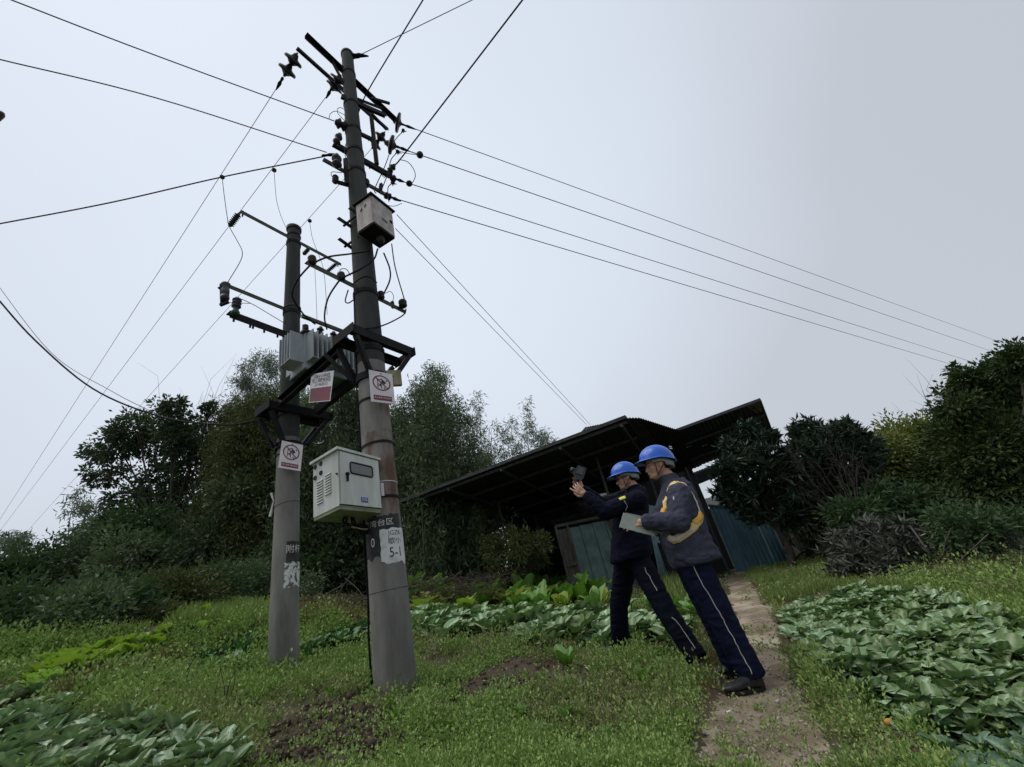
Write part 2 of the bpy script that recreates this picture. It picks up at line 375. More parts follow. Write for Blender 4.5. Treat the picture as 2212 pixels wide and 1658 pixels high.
def pole_bend(p, phi0, z0, e=.004): return lambda x, y: p.pt(phi0+x/p.r(z0), z0+y, e)
text('子湾台区', .058, M['white_paint'], bp, None, pole_bend(PB, R_(-20), 1.715), sx=1.15)
text('0', .10, M['white_paint'], bp, None, pole_bend(PB, R_(-38), 1.575), sx=.8)
text('JGZK', .05, M['sign_black'], bp, None, pole_bend(PB, R_(34), 1.625))
text('歇小', .055, M['sign_black'], bp, None, pole_bend(PB, R_(32), 1.562), sx=1.1)
text('5-1', .105, M['sign_black'], bp, None, pole_bend(PB, R_(33), 1.475), sx=.85)
PL.patch(R_(2), R_(105), 1.73, 1.93, 'black_paint', M['black_paint'], lp, .0012, .006, 2)
PL.patch(R_(-6), R_(100), 1.50, 1.725, 'white_paint', M['white_chipped'], lp, .0012, .02, 9)
text('附杆', .085, M['white_paint'], lp, None, pole_bend(PL, R_(36), 1.85), sx=.95)
PL.band(2.33, 'tie_wire', M['steel_black'], lp, .004, .003, .02)
PL.band(2.9, 'strap_band', M['steel_black'], lp, .012, .008)
PL.band(5.02, 'strap_band', M['steel_green'], lp, .02, .012, .02)
PL.band(6.42, 'strap_band', M['steel_black'], lp, .02, .01)
q = PL.pt(R_(-95), 2.4, .01); MB().tube([q+(-.03, 0, .09), q, q+(-.03, 0, -.16)], [.014, .006, .016], 6).build('torn_tape', M['white'], lp)
# cable running up the left side of the front pole
pc = [PB.pt(R_(-88), z, .012+.006*math.sin(z*9)) for z in np.arange(.55, 3.6, .2)]
MB().tube(pc, .008, 6).build('earth_cable', M['cable'], bp)

def arm(parent, z, a, b, w=.063, side=1, mt='steel', holes=True, name='crossarm', t=.006):
    A = PZ(*a, z); B = PZ(*b, z); mb = MB().angle(A, B, w, t, side); o = mb.build(name, M[mt], parent)
    return A, B, o
A1, B1, o1 = arm(bp, 8.85, (661, 77), (861, 266), .075, -1, 'steel_black')
A2, B2, o2 = arm(bp, 8.80, (641, 107), (837, 282), .065, 1, 'steel_black')
A3, B3, o3 = arm(bp, 7.95, (737, 212), (833, 254), .085, 1, 'steel_black')
A4, B4, o4 = arm(bp, 7.3, (742, 276), (802, 304), .07, 1, 'steel_black')
A5, B5, o5 = arm(bp, 6.8, (720, 316), (845, 386), .10, 1, 'steel_black')
A6, B6, o6 = arm(bp, 6.35, (698, 348), (840, 428), .06, 1, 'steel_green')
A7, B7, o7 = arm(bp, 6.02, (721, 395), (770, 409), .06, 1, 'steel_black')
def bolts(parent, A, B, ts, w=.01):
    d = (B-A)
    for t in ts: MB().cyl(A+d*t+(0, 0, -.05), A+d*t+(0, 0, .06), w, 6).build('bolt', M['steel'], parent)
bolts(bp, A1, B1, (.42, .55)); bolts(bp, A5, B5, (.25, .6))
# braces of the top arms
for A, B, t0 in ((A1, B1, .24), (A1, B1, .80), (A2, B2, .30), (A2, B2, .82)):
    p = A+(B-A)*t0; q_ = np.array((BX, BY, p[2]-.62))+(p-np.array((BX, BY, p[2])))*.10
    MB().bar(p+(0, 0, -.03), q_, .05, .007).build('brace', M['steel_black'], bp)
v1 = P(801, 242, 3.86); v2 = P(790, 352, 3.80)
MB().channel(v1, (v1[0], v1[1], v2[2]), .05, .04).build('upright_strut', M['steel_black'], bp) if False else MB().bar(v1, (v1[0], v1[1], v2[2]), .055, .05, (0, 1, 0)).build('upright_strut', M['steel_black'], bp)
v1 = P(746, 344, 3.3); v2 = P(741, 400, 3.3); MB().bar(v1, (v1[0], v1[1], v2[2]), .05, .03, (0, 1, 0)).build('upright_strut', M['steel_black'], bp)
for z, a, b in ((7.75, (802, 214), (842, 226)), (7.6, (803, 248), (836, 283)), (5.42, (754, 452), (775, 464)), (5.25, (730, 474), (773, 503)), (4.95, (732, 519), (768, 545))):
    arm(bp, z, a, b, .045, 1, 'steel_black', name='short_bracket')
for z, a, b in ((5.3, (742, 489), (775, 461)), (5.0, (744, 534), (775, 512))):
    MB().bar(PZ(*a, z), PZ(*b, z), .02, .02).build('steel_rod', M['steel_black'], bp)
# collars holding the arms
for z in (8.82, 7.95, 7.3, 6.8, 6.35, 4.25, 3.62, 3.5): PB.band(z-.05, 'clamp_collar', M['steel_black'], bp, .05, .01)
for z in (6.3, 4.98, 4.5, 3.45): PL.band(z-.04, 'clamp_collar', M['steel_black'], lp, .05, .01)
# porcelain and disc insulators (a thing's parts: they are bolted on)
def disc_ins(parent, a, b, r=.125, n=2, mt='porcelain'):
    a, b = np.array(a, float), np.array(b, float); prof = [(0, .012), (.05, .012)]
    for k in range(n):
        s0 = .08+.86*k/n; w = .86/n
        prof += [(s0, .03), (s0+w*.28, .048), (s0+w*.34, r*.5), (s0+w*.42, r*.88), (s0+w*.52, r), (s0+w*.68, r*.97), (s0+w*.69, r*.6), (s0+w*.86, .05), (s0+w*.98, .024)]
    prof += [(1, .012)]
    o = MB().discs(a, b, prof, 18).build('disc_insulator', M[mt], parent); return o
def pin_ins(parent, a, b, r=.06, mt='porcelain', sheds=3):
    prof = [(0, .014), (.12, .02)]
    for k in range(sheds):
        s0 = .14+.78*k/sheds; w = .78/sheds; prof += [(s0, r*.55), (s0+w*.3, r), (s0+w*.5, r*.95), (s0+w*.9, r*.55)]
    prof += [(.95, r*.5), (1, r*.3)]
    return MB().discs(a, b, prof, 14).build('insulator', M[mt], parent)
def clamp(parent, p, d, L=.14, r=.022, mt='steel_black'):
    p = np.array(p, float); d = np.array(d, float); d /= np.linalg.norm(d)
    return MB().discs(p-d*L/2, p+d*L/2, [(0, r*.4), (.1, r), (.3, r*.7), (.5, r*1.2), (.75, r*.8), (1, r*.35)], 8).build('wire_clamp', M[mt], parent)
# ------------------------------------------------------------------ insulators on the front pole
disc_ins(bp, PZ(643, 114, 8.76), PZ(613, 166, 8.62), .13); clamp(bp, PZ(604, 181, 8.58), PZ(597, 193, 8.55)-PZ(612, 166, 8.62), .22)
disc_ins(bp, PZ(737, 162, 8.7), PZ(717, 197, 8.6), .13); clamp(bp, PZ(711, 201, 8.58), PZ(700, 221, 8.5)-PZ(717, 190, 8.6), .2)
disc_ins(bp, PZ(832, 285, 8.74), PZ(803, 322, 8.6), .12)
disc_ins(bp, PZ(848, 261, 8.85), PZ(869, 269, 8.8), .17, 1); clamp(bp, PZ(882, 274, 8.8), PZ(893, 278, 8.75)-PZ(869, 269, 8.8), .3)
disc_ins(bp, PZ(829, 307, 7.35), PZ(858, 318, 7.3), .14, 1); clamp(bp, PZ(870, 322, 7.3), PZ(893, 331, 7.3)-PZ(858, 318, 7.3), .22)
MB().ball(PZ(907, 335, 7.3), .055).build('wire_cover', M['dark'], bp)
disc_ins(bp, PZ(842, 384, 6.8), PZ(856, 389, 6.8), .06, 1); clamp(bp, PZ(863, 390, 6.8), PZ(883, 397, 6.8)-PZ(858, 388, 6.8), .16)
MB().ball(PZ(884, 397, 6.8), (.05, .05, .04)).build('wire_cover', M['dark'], bp)
disc_ins(bp, PZ(829, 421, 6.3), PZ(845, 427, 6.3), .05, 2); clamp(bp, PZ(853, 430, 6.3), PZ(870, 436, 6.3)-PZ(843, 425, 6.3), .18)
for u, v, z in ((871, 282, 8.7), (859, 328, 7.25), (848, 395, 6.75), (800, 300, 8.0)):
    c = PZ(u, v, z); mb = MB().ball(c, .03)
    for k in range(4): mb.cyl(c, c+np.array((.05*math.cos(k*1.7), .02, -.03-.02*math.sin(k*2.1))), .008, 5)
    mb.build('piercing_clamp', M['dark'], bp)
Y1 = 3.35
pin_ins(bp, PZ(752, 277, 7.3), PZ(723, 263, 7.3), .075, 'porcelain', 2)
pin_ins(bp, P(724, 314, 3.25), P(735, 289, 3.25), .05, 'porcelain', 2)
pin_ins(bp, P(728, 364, 3.22), P(727, 334, 3.22), .062, 'porcelain', 2)
pin_ins(bp, P(724, 397, 3.28), P(725, 379, 3.28), .04)
pin_ins(bp, PZ(832, 382, 6.8), PZ(853, 356, 7.0), .05, 'porcelain', 3)
pin_ins(bp, P(790, 404, 3.5), P(790, 388, 3.5), .05)
pin_ins(bp, P(821, 414, 3.75), P(824, 396, 3.75), .03)
clamp(bp, P(712, 335, 3.2), (1, .2, .1), .2, .018); clamp(bp, PZ(776, 120, 9.3), (1, .3, 0), .3, .03)
MB().bar(PZ(756, 124, 9.3), PZ(776, 121, 9.3), .05, .05).build('top_bracket', M['steel_black'], bp)
# arm for the low voltage fuses between the poles
Ab, Bb, ob = arm(bp, 4.25, (661, 571), (873, 677), .055, 1, 'steel_green', name='crossarm')
for (u, v, r) in ((674, 563, .042), (737, 598, .042), (823, 639, .042), (870, 657, .052), (848, 659, .024)):
    c = PZ(u, v, 4.30); MB().discs(c-(0, 0, .05), c+(0, 0, .06), [(0, r*.6), (.2, r), (.5, r*.8), (.6, r), (.85, r*.9), (1, r*.3)], 12).build('cable_insulator', M['porcelain'], bp)
# ------------------------------------------------------------------ left pole arms
Aa, Ba, oa = arm(lp, 6.3, (519, 460), (735, 574), .055, 1, 'steel_green')
Ac, Bc, oc = arm(lp, 4.98, (494, 622), (640, 681), .055, 1, 'steel_green')
Ad, Bd, od = arm(lp, 4.50, (492, 683), (640, 737), .10, 1, 'steel_black')
bolts(lp, Ad, Bd, (.08, .3, .34, .5, .7), .012); bolts(lp, Aa, Ba, (.02, .97))
pin_ins(lp, PZ(518, 460, 6.27), PZ(495, 490, 6.1), .045, 'polymer', 7)
pin_ins(lp, PZ(728, 569, 6.25), PZ(706, 588, 6.12), .035, 'polymer', 6)
pin_ins(lp, PZ(668, 537, 6.25), PZ(655, 551, 6.15), .035, 'polymer', 5)
f0 = P(488, 612, 3.55); f1 = P(484, 662, 3.55)
MB().discs(f0, f0*.45+f1*.55, [(0, .02), (.08, .05), (.2, .05), (.25, .035), (.6, .045), (1, .045)], 12).build('fuse_insulator', M['porcelain_grey'], lp)
MB().discs(f0*.45+f1*.55, f0*.2+f1*.8, [(0, .045), (.5, .05), (1, .03)], 12).build('fuse_insulator', M['porcelain'], lp)
MB().bar(f0+(-.06, 0, 0), f1+(-.03, 0, .03), .02, .03, (0, 1, 0)).bar(f1+(-.05, 0, .03), f1+(.05, 0, .05), .03, .03, (0, 1, 0)).bar(f0+(-.09, 0, -.06), f0+(.02, 0, .0), .02, .02, (0, 1, 0)).build('fuse_tube', M['steel_black'], lp)
a0 = P(508, 680, 3.52); a1 = P(513, 643, 3.52)
pin_ins(lp, a0*.7+a1*.3, a1, .05, 'polymer', 3); MB().discs(a0, a0*.65+a1*.35, [(0, .04), (.4, .045), (.7, .03), (1, .03)], 12).build('arrester_base', M['green_clamp'], lp)
MB().cyl(P(507, 661, 3.52)-(0, 0, 0), P(511, 664, 3.52), .03, 8).build('arrester_base', M['white'], lp)
arm(lp, 4.0, (553, 905), (580, 905), .04, 1, 'steel_green', name='cable_bracket') if False else None
MB().bar(P(552, 908, 4.15), P(580, 906, 4.15), .03, .04).bar(P(563, 914, 4.15), P(597, 962, 4.12), .025, .03).build('cable_bracket', M['steel_black'], lp)
# ------------------------------------------------------------------ platform
def pn(a, n, z, ox=BX, oy=BY): return np.array((ox, oy, z))+AV*a+NV*n
pf = thing('transformer_platform', 'black steel channel frame bolted between the two concrete poles', 'platform', (BX, BY, 3.4))
for n_, sd_ in ((-.18, -1), (.22, 1)):
    MB().channel(pn(.205, n_, 3.55), pn(1.395, n_, 3.45), .11, .055, .008, sd_).build('beam', M['steel_black'], pf)
for (ox, oy, z0) in ((BX, BY, 3.56), (LX, LY, 3.44)):
    rr = .145 if ox == BX else .13
    for sg in (-1, 1):
        MB().channel(pn(sg*rr, -.30, z0, ox, oy), pn(sg*rr, .46, z0, ox, oy), .10, .05, .008, sg).build('bearer', M['steel_black'], pf)
    for nn_ in (-.27, .40):
        for sg in (-1, 1):
            MB().bar(pn(sg*rr, nn_, z0-.08, ox, oy), pn(sg*(rr-.03), nn_*.42, z0-.42, ox, oy), .045, .045).build('brace', M['steel_black'], pf)
    b = MB(); n_ = 30; b.tube([(ox, oy, z0-.47), (ox, oy, z0-.40)], rr+.012, 30); b.build('brace_collar', M['steel_black'], pf)
    for nn_ in (-.31, .47):
        MB().box(pn(0, nn_, z0, ox, oy), AV*.17, NV*.006, (0, 0, .05)).build('end_plate', M['steel_black'], pf)
MB().bar(pn(.35, -.28, 3.52), pn(.12, -.1, 3.12), .04, .04).bar(pn(.45, .1, 3.5), pn(.14, .06, 3.1), .04, .04).build('stay', M['steel_black'], pf)
# ------------------------------------------------------------------ transformer
a0_, n0_ = .76, -.262; a1_, n1_ = 1.06, .42; zb = 3.57
tf = thing('transformer', 'grey finned distribution transformer standing on the platform between the poles', 'transformer', pn((a0_+a1_)/2, (n0_+n1_)/2, zb))
zt = ZV(*pn(a0_, n0_, 0)[:2], 714); cen = pn((a0_+a1_)/2, (n0_+n1_)/2, 0)
def tbox(a0, a1, n0, n1, z0, z1): return MB().box(pn((a0+a1)/2, (n0+n1)/2, (z0+z1)/2), AV*(a1-a0)/2, NV*(n1-n0)/2, (0, 0, (z1-z0)/2))
tbox(a0_, a1_, n0_, n1_, zb+.02, zt-.03).build('tank', M['tr_paint'], tf)
tbox(a0_-.005, a1_+.005, n0_-.005, n1_+.005, zb, zb+.0195).build('base_plate', M['tr_base'], tf)
tbox(a0_-.03, a1_+.03, n0_-.03, n1_+.03, zt-.0295, zt).build('lid', M['steel'], tf)
zf0, zf1 = zb+.10, zt-.045
for i in range(5):
    a = a0_+.03+i*.055
    tbox(a, a+.012, n0_-.15, n0_-.0005, zf0, zf1).build('fin', M['tr_paint'], tf); tbox(a, a+.012, n1_+.0005, n1_+.13, zf0, zf1).build('fin', M['tr_paint'], tf)
for i in range(12):
    n_ = n0_+.015+i*.055
    tbox(a0_-.13, a0_-.0005, n_, n_+.012, zf0, zf1).build('fin', M['tr_paint'], tf); tbox(a1_+.0005, a1_+.12, n_, n_+.012, zf0, zf1).build('fin', M['tr_paint'], tf)
tbox(a0_+.03, a0_+.262, n0_-.152, n0_-.02, zf0-.008, zf0-.0005).build('fin_rail', M['tr_paint'], tf); tbox(a0_-.132, a0_-.02, n0_+.015, n0_+.632, zf0-.008, zf0-.0005).build('fin_rail', M['tr_paint'], tf)
for a, n_, h, r in ((.84, -.05, .17, .028), (.84, .12, .17, .028), (.84, .29, .17, .028), (.98, -.12, .13, .022), (.98, .05, .13, .022), (.98, .22, .13, .022), (.98, .35, .12, .022)):
    p = pn(a, n_, zt); pin_ins(tf, p, p+np.array((0, 0, h))+AV*-.04, r*1.5, 'porcelain', 3).name = 'bushing'
p = pn(.92, -.17, zt); MB().cyl(p, p+(0, 0, .14), .022, 10).cyl(p+(0, 0, .141), p+(0, 0, .2), .035, 10).build('breather', M['steel'], tf)
MB().bar(PZ(652, 683, 4.6), PZ(741, 717, 4.6), .03, .05).build('top_bar', M['steel_green'], tf)

# ------------------------------------------------------------------ boxes
def cabinet(c0, cr, cl, z0, z1, t_name, label, body, ov=.03):
    """c0 near corner, cr right corner, cl left corner (xy); returns mapper helpers"""
    c0, cr, cl = (np.array((*c, 0.)) for c in (c0, cr, cl)); er = cr-c0; el = cl-c0; ctr = c0+(er+el)/2
    t = thing(t_name, label, 'box', (ctr[0], ctr[1], z0)); h = z1-z0
    MB().box(ctr+(0, 0, (z0+z1)/2), er/2, el/2, (0, 0, h/2-.012)).build('body', M[body], t)
    ur = er/np.linalg.norm(er); ul = el/np.linalg.norm(el)
    def fr(s, zz, e=0): return c0+er*s+np.array((0, 0, z0+h*zz))-ul*e      # right-hand face, outward = -el
    def fl(s, zz, e=0): return c0+el*s+np.array((0, 0, z0+h*zz))-ur*e
    return t, fr, fl, ur, ul, er, el, ctr, h
# lower, big new cabinet
zb1 = 1.80; c0, cr, cl = PZ(733, 1096, zb1)[:2], PZ(824, 1105, zb1)[:2], PZ(677, 1123, zb1)[:2]
zt1 = ZV(c0[0], c0[1], 970)
t, fr, fl, ur, ul, er, el, ctr, h = cabinet(c0, cr, cl, zb1, zt1, 'meter_box', 'pale grey-green metal cabinet with window and louvred side on the front pole', 'box_new')
lbx = t
MB().box(ctr+(0, 0, zb1-.0005), er*.49, el*.49, (0, 0, .012)).build('underside', M['box_moss'], t)
def roof(t, c, er, el, z, o, th, mt, slope=0):
    a = er/2+er/np.linalg.norm(er)*o; b = el/2+el/np.linalg.norm(el)*o
    vs = []
    for k, zz in ((0, -th), (1, 0)):
        for sa, sb_ in ((-1, -1), (1, -1), (1, 1), (-1, 1)): vs.append(c+a*sa+b*sb_+np.array((0, 0, z+zz+slope*(sb_ < 0))))
    vs.append(c+np.array((0, 0, z+.035)))
    return MB().add(vs, [(3, 2, 1, 0), (0, 1, 5, 4), (1, 2, 6, 5), (2, 3, 7, 6), (3, 0, 4, 7), (4, 5, 8), (5, 6, 8), (6, 7, 8), (7, 4, 8)]).build('roof', M[mt], t)
roof(t, ctr, er, el, zt1+.01, .022, .02, 'box_new')
def panel(fn, s0, s1, q0, q1, e, th=.006):
    vs = [fn(s, q, ee) for ee in (e, e+th) for s, q in ((s0, q0), (s1, q0), (s1, q1), (s0, q1))]
    return MB().add(vs, [(0, 1, 2, 3), (7, 6, 5, 4), (0, 4, 5, 1), (1, 5, 6, 2), (2, 6, 7, 3), (3, 7, 4, 0)])
d = panel(fr, .03, .985, .05, .955, .001, .012).build('door', M['box_new'], t)
panel(fr, .0, 1.0, .035, .048, .0005, .004).build('door_gap', M['dark'], t)
def rrect(fn, s0, s1, q0, q1, e, r, n=5):
    L1 = np.linalg.norm(fn(1, 0)-fn(0, 0)); h1 = np.linalg.norm(fn(0, 1)-fn(0, 0)); pts = []
    for cs, cq, a0 in ((s1-r/L1, q1-r/h1, 0), (s0+r/L1, q1-r/h1, 90), (s0+r/L1, q0+r/h1, 180), (s1-r/L1, q0+r/h1, 270)):
        for k in range(n+1):
            a = math.radians(a0+90*k/n); pts.append(fn(cs+math.cos(a)*r/L1, cq+math.sin(a)*r/h1, e))
    return pts
wf = rrect(fr, .25, .80, .60, .80, .0155, .02); MB().add(wf, [tuple(range(len(wf)))]).build('window', M['glass'], d)
MB().tube(wf+[wf[0]], .007, 6).build('window_frame', M['dark'], d)
hc = fr(.17, .565, .02); MB().ball(hc, (.016, .016, .016)).bar(hc, hc+(0, 0, -.055), .01, .016, tuple(ur)).build('handle', M['steel_black'], d)
panel(fr, .47, .64, .115, .205, .0135, .001).build('label_plate', M['blue_label'], d)
def fmap(fn, s, q, e):
    o = fn(s, q, e); return lambda x, y: o+(fn(1, 0)-fn(0, 0))/np.linalg.norm(fn(1, 0)-fn(0, 0))*x+np.array((0, 0, y))
text('配电', .032, M['white'], d, None, fmap(fr, .555, .16, .0155))
for s, q in ((.90, .90), (.66, .905), (.90, .70), (.66, .735)):
    c = fl(s, q, .001); n_ = -ur; MB().cyl(c, c+n_*.004, .019, 16).build('vent_hole', M['dark'], t)
for j, (s0, s1) in enumerate(((.60, .84), (.28, .52))):
    for k in range(9 if j == 0 else 8):
        q = (.62 if j == 0 else .66)-k*.047; a = fl(s0, q, .001); b = fl(s1, q, .001)
        MB().add([a, b, b-ur*.009+(0, 0, -.012), a-ur*.009+(0, 0, -.012), a+(0, 0, -.013), b+(0, 0, -.013)], [(0, 1, 2, 3), (3, 2, 5, 4), (0, 3, 4), (1, 5, 2)]).build('louvre', M['box_new'], t)
for s in (.05,): 
    c = fl(.03, .56, .003); MB().cyl(c, c-ur*.01, .008, 8).build('lock', M['steel'], t)
for k in range(5):
    pts = [ctr+er*(.05*k-.1)+np.array((0, 0, zb1-.01)), ctr+er*(.08*k-.1)+np.array((0, 0, zb1-.06-.012*k)), ctr+er*.45+np.array((0, 0, zb1-.07-.015*k)), np.array((BX-.13, BY-.05, zb1-.02))]
    MB().tube(spline(pts, 6), .008, 6).build('cable', M['cable'] if k != 2 else M['wood_pale'], t)
# upper, old cabinet
zb2 = 4.9; c0, cr, cl = PZ(807, 481, zb2)[:2], PZ(853, 515, zb2)[:2], PZ(773, 504, zb2)[:2]; zt2 = ZV(c0[0], c0[1], 421)
t, fr, fl, ur, ul, er, el, ctr, h = cabinet(c0, cr, cl, zb2, zt2, 'switch_box', 'weathered pinkish box high up on the front pole under the crossarms', 'box_old')
MB().box(ctr+(0, 0, zb2-.0005), er*.495, el*.495, (0, 0, .01)).build('underside', M['steel_black'], t)
roof(t, ctr, er, el, zt2+.008, .03, .018, 'steel_black')
panel(fr, .02, .98, .03, .95, .001, .008).build('door', M['box_old'], t); panel(fl, .03, .97, .03, .95, .001, .004).build('side_panel', M['box_old'], t)
panel(fr, .40, .66, .30, .40, .0095, .001).build('label_plate', M['green_clamp'], t)
panel(fr, .80, .90, .45, .52, .0095, .012).build('handle', M['steel_black'], t)
for s, q in ((.35, .78), (.62, .72)): c = fl(s, q, .005); MB().tube([c, c-ur*.01+(0, 0, -.03), c-ur*.004+ul*.02+(0, 0, -.04)], .006, 5).build('latch', M['steel_black'], t)
c = ctr-ul*.02+er*.1; MB().discs((c[0], c[1], zb2-.01), (c[0], c[1], zb2-.13), [(0, .05), (.4, .05), (1, .02)], 12).build('cable_gland', M['dark'], t)

# ------------------------------------------------------------------ signs
def quadmap(cs):
    tl, tr, br, bl = [np.array(c, float) for c in cs]; n_ = np.cross(tr-tl, bl-tl); n_ /= np.linalg.norm(n_)
    if n_@(CAMP-tl) < 0: n_ = -n_
    def f(s, q, e=0): return (tl*(1-s)+tr*s)*(1-q)+(bl*(1-s)+br*s)*q+n_*e
    w = np.linalg.norm(tr-tl); hh = np.linalg.norm(bl-tl)
    return f, w, hh
def plate(f, s0, s1, q0, q1, e, th, name, mt, par):
    vs = [f(s, q, ee) for ee in (e, e+th) for s, q in ((s0, q0), (s1, q0), (s1, q1), (s0, q1))]
    return MB().add(vs, [(0, 1, 2, 3), (7, 6, 5, 4), (0, 4, 5, 1), (1, 5, 6, 2), (2, 6, 7, 3), (3, 7, 4, 0)]).build(name, M[mt], par)
def shape(f, w, hh, pts, e, name, mt, par, closed=True):
    vs = [f(.5+x/w, .5-y/hh, e) for x, y in pts]; return MB().add(vs, [tuple(range(len(vs)))]).build(name, M[mt], par)
def ban_sign(cs, label, seed):
    f, w, hh = quadmap(cs); cen = f(.5, .5); t = thing('warning_sign', label, 'sign', cen, 'prohibition signs on the poles')
    plate(f, 0, 1, 0, 1, -.003, .003, 'plate', 'white', t)
    R = w*.38; yc = hh*.13; n_ = 40; vs = []; fs = []
    for k in range(n_):
        a = 2*math.pi*k/n_
        for rr in (R, R*.86): vs.append(f(.5+math.cos(a)*rr/w, .5-(yc+math.sin(a)*rr)/hh, .0018))
    fs = [(2*k, 2*((k+1) % n_), 2*((k+1) % n_)+1, 2*k+1) for k in range(n_)]
    MB().add(vs, fs).build('ring', M['sign_red'], t)
    # pylon and climbing figure pictogram
    def st(p, q, wd_): 
        p, q = np.array(p), np.array(q); d_ = q-p; nn_ = np.array((-d_[1], d_[0]))/np.linalg.norm(d_)*wd_/2
        shape(f, w, hh, [tuple(x*R+np.array((0, yc))) for x in (p-nn_, q-nn_, q+nn_, p+nn_)], .0012, 'pictogram', 'sign_black', t)
    for p, q, wd_ in (((-.45, -.65), (-.42, .35), .08), ((-.02, -.7), (-.12, .1), .08), ((-.42, .35), (.15, .55), .07), ((-.45, -.15), (0, -.25), .08), ((-.4, -.45), (-.05, -.1), .06), ((-.2, -.35), (-.05, -.35), .16),
                      ((.1, .35), (.42, .0), .24), ((-.1, .45), (.25, .3), .10), ((.0, .2), (.3, -.1), .08), ((.25, -.55), (.35, -.8), .12)): st(p, q, wd_)
    shape(f, w, hh, [((.58+.10*math.cos(a))*R, yc+(.38+.10*math.sin(a))*R) for a in np.linspace(0, 2*math.pi, 12)[:-1]], .0012, 'pictogram', 'sign_black', t)
    d_ = R*.7; sb = .05*R
    shape(f, w, hh, [(-d_-sb, yc+d_-sb), (-d_+sb, yc+d_+sb), (d_+sb, yc-d_+sb), (d_-sb, yc-d_-sb)][::-1], .0024, 'ban_bar', 'sign_red', t)
    plate(f, .12, .88, .78, .93, .0004, .001, 'red_strip', 'sign_red', t)
    text('禁止攀登 高压危险', w*.092, M['white'], t, None, lambda x, y: f(.5+x/w, .855-y/hh, .0022), sx=.92)
    for s, q in ((.5, .06),): MB().ball(f(s, q, .003), .006, 4).build('rivet', M['steel_black'], t)
    return t
bl = P(801.6, 867.4, 3.20); br = P(853.7, 873.6, 3.33)
ban_sign([(bl[0], bl[1], ZV(bl[0], bl[1], 799)), (br[0], br[1], ZV(br[0], br[1], 809)), br, bl], 'no climbing warning sign on the front pole below the platform', 1)
ban_sign([P(609, 952, 4.06), P(654.8, 962, 4.12), P(649, 1018.4, 4.10), P(600.4, 1010, 4.04)], 'tilted no climbing warning sign on the left pole', 2)
cs = [P(672.5, 809, 3.62), P(721.5, 800.7, 3.42), P(713, 866.4, 3.42), P(666.8, 870.6, 3.62)]
f, w, hh = quadmap(cs); t = thing('name_sign', 'white and faded red transformer name board hanging under the platform', 'sign', f(.5, .5))
plate(f, 0, 1, 0, 1, -.003, .003, 'plate', 'white', t); plate(f, .03, .97, .52, .975, .0004, .001, 'red_panel', 'sign_faded', t)
for k, s in enumerate(('10kV小中线', '旺上湾配电台区', '211-06-05-12')):
    text(s, w*(.14, .125, .12)[k], M['sign_black'], t, None, lambda x, y, k=k: f(.5+x/w, .13+.14*k-y/hh, .002), sx=(1, .95, .9)[k])
tb = thing('wood_block', 'pale weathered board wedged behind the warning sign on the front pole', 'board', P(855, 818, 3.5))
MB().box(P(850, 818, 3.55), (.07, .03, 0), (-.01, .02, 0), (0, 0, .085)).build('board', M['wood_pale'], tb)
tb2 = thing('insulator_tip', 'dark tip of a neighbouring insulator at the far left picture edge', 'insulator', P(-10, 255, 2.2)); 
MB().discs(P(-45, 280, 2.2), P(6, 243, 2.2), [(0, .03), (.4, .05), (.6, .045), (.9, .04), (1, .02)], 14).build('insulator_body', M['porcelain'], tb2)

# ------------------------------------------------------------------ wires
def wire(pts, r0_, label, cat='wire', mt='cable', sag=0, group=None, ext=(0, 0), sp=True, name='wire'):
    r = r0_*.74; pts = [np.array(p, float) for p in pts]
    if ext[1]: pts.append(pts[-1]+(pts[-1]-pts[-2])*ext[1])
    if ext[0]: pts = [pts[0]+(pts[0]-pts[1])*ext[0]]+pts
    if len(pts) == 2:
        n_ = 14; q = [pts[0]+(pts[1]-pts[0])*i/n_-np.array((0, 0, sag*4*(i/n_)*(1-i/n_))) for i in range(n_+1)]
    else: q = spline(pts, 8)
    o = MB().tube(q, r, 5).build(name, M[mt]); return tag(o, label, cat, group)
g1 = 'overhead line conductors'
# four conductors to the right
for (a, b, z, lb) in (((869, 269), (2104, 719), 8.75, 'highest of the four conductors running down to the right'), ((866, 321), (2025, 719), 7.3, 'second of the four conductors running to the right'),
                      ((856, 388), (1900, 719), 6.8, 'third of the four conductors running to the right'), ((856, 430), (1825, 719), 6.3, 'lowest of the four conductors running to the right')):
    A = PZ(*a, z); B = PZ(*b, z-.3); wire([A, B], .010, lb, sag=.12, group=g1, ext=(0, .9), name='overhead_wire')
# three high-voltage phases down-left
for (a, z, m_, b, lb) in (((600, 187), 8.6, (480, 383), (0, 1122), 'leftmost thin line running from the disc insulators down-left'), ((711, 201), 8.55, (592, 368), (11, 1133), 'middle thin line running from the pole top down-left'),
                       ((806, 318), 8.6, (669, 477.5), (59, 1148), 'right thin line passing behind the left pole, down-left')):
    A = PZ(*a, z); B = PZ(*b, z-.2); wire([A, B], .0062, lb, mt='wire', group=g1, ext=(0, .8), sag=.0, name='overhead_wire')
    Cc = PZ(m_[0], m_[1], z-.05); c = MB().ball(Cc, .042, 5).cyl(Cc-(0, .0, .05), Cc+(0, 0, .05), .012, 6); tag(c.build('tap_clamp', M['dark']), 'small tap clamp on the '+lb.split(' ')[0]+' thin line left of the poles', 'clamp')
wire([PZ(722, 262, 7.3), PZ(330, 118, 7.3), PZ(18, -2, 7.4)], .0095, 'upper wire running to the top left corner of the sky', ext=(0, .5), group=g1, name='overhead_wire')
wire([P(706, 330, 3.2), PZ(340, 213, 6.6), PZ(-5, 128, 6.8)], .009, 'wire below it running to the upper left picture edge', ext=(0, .5), group=g1, name='overhead_wire')
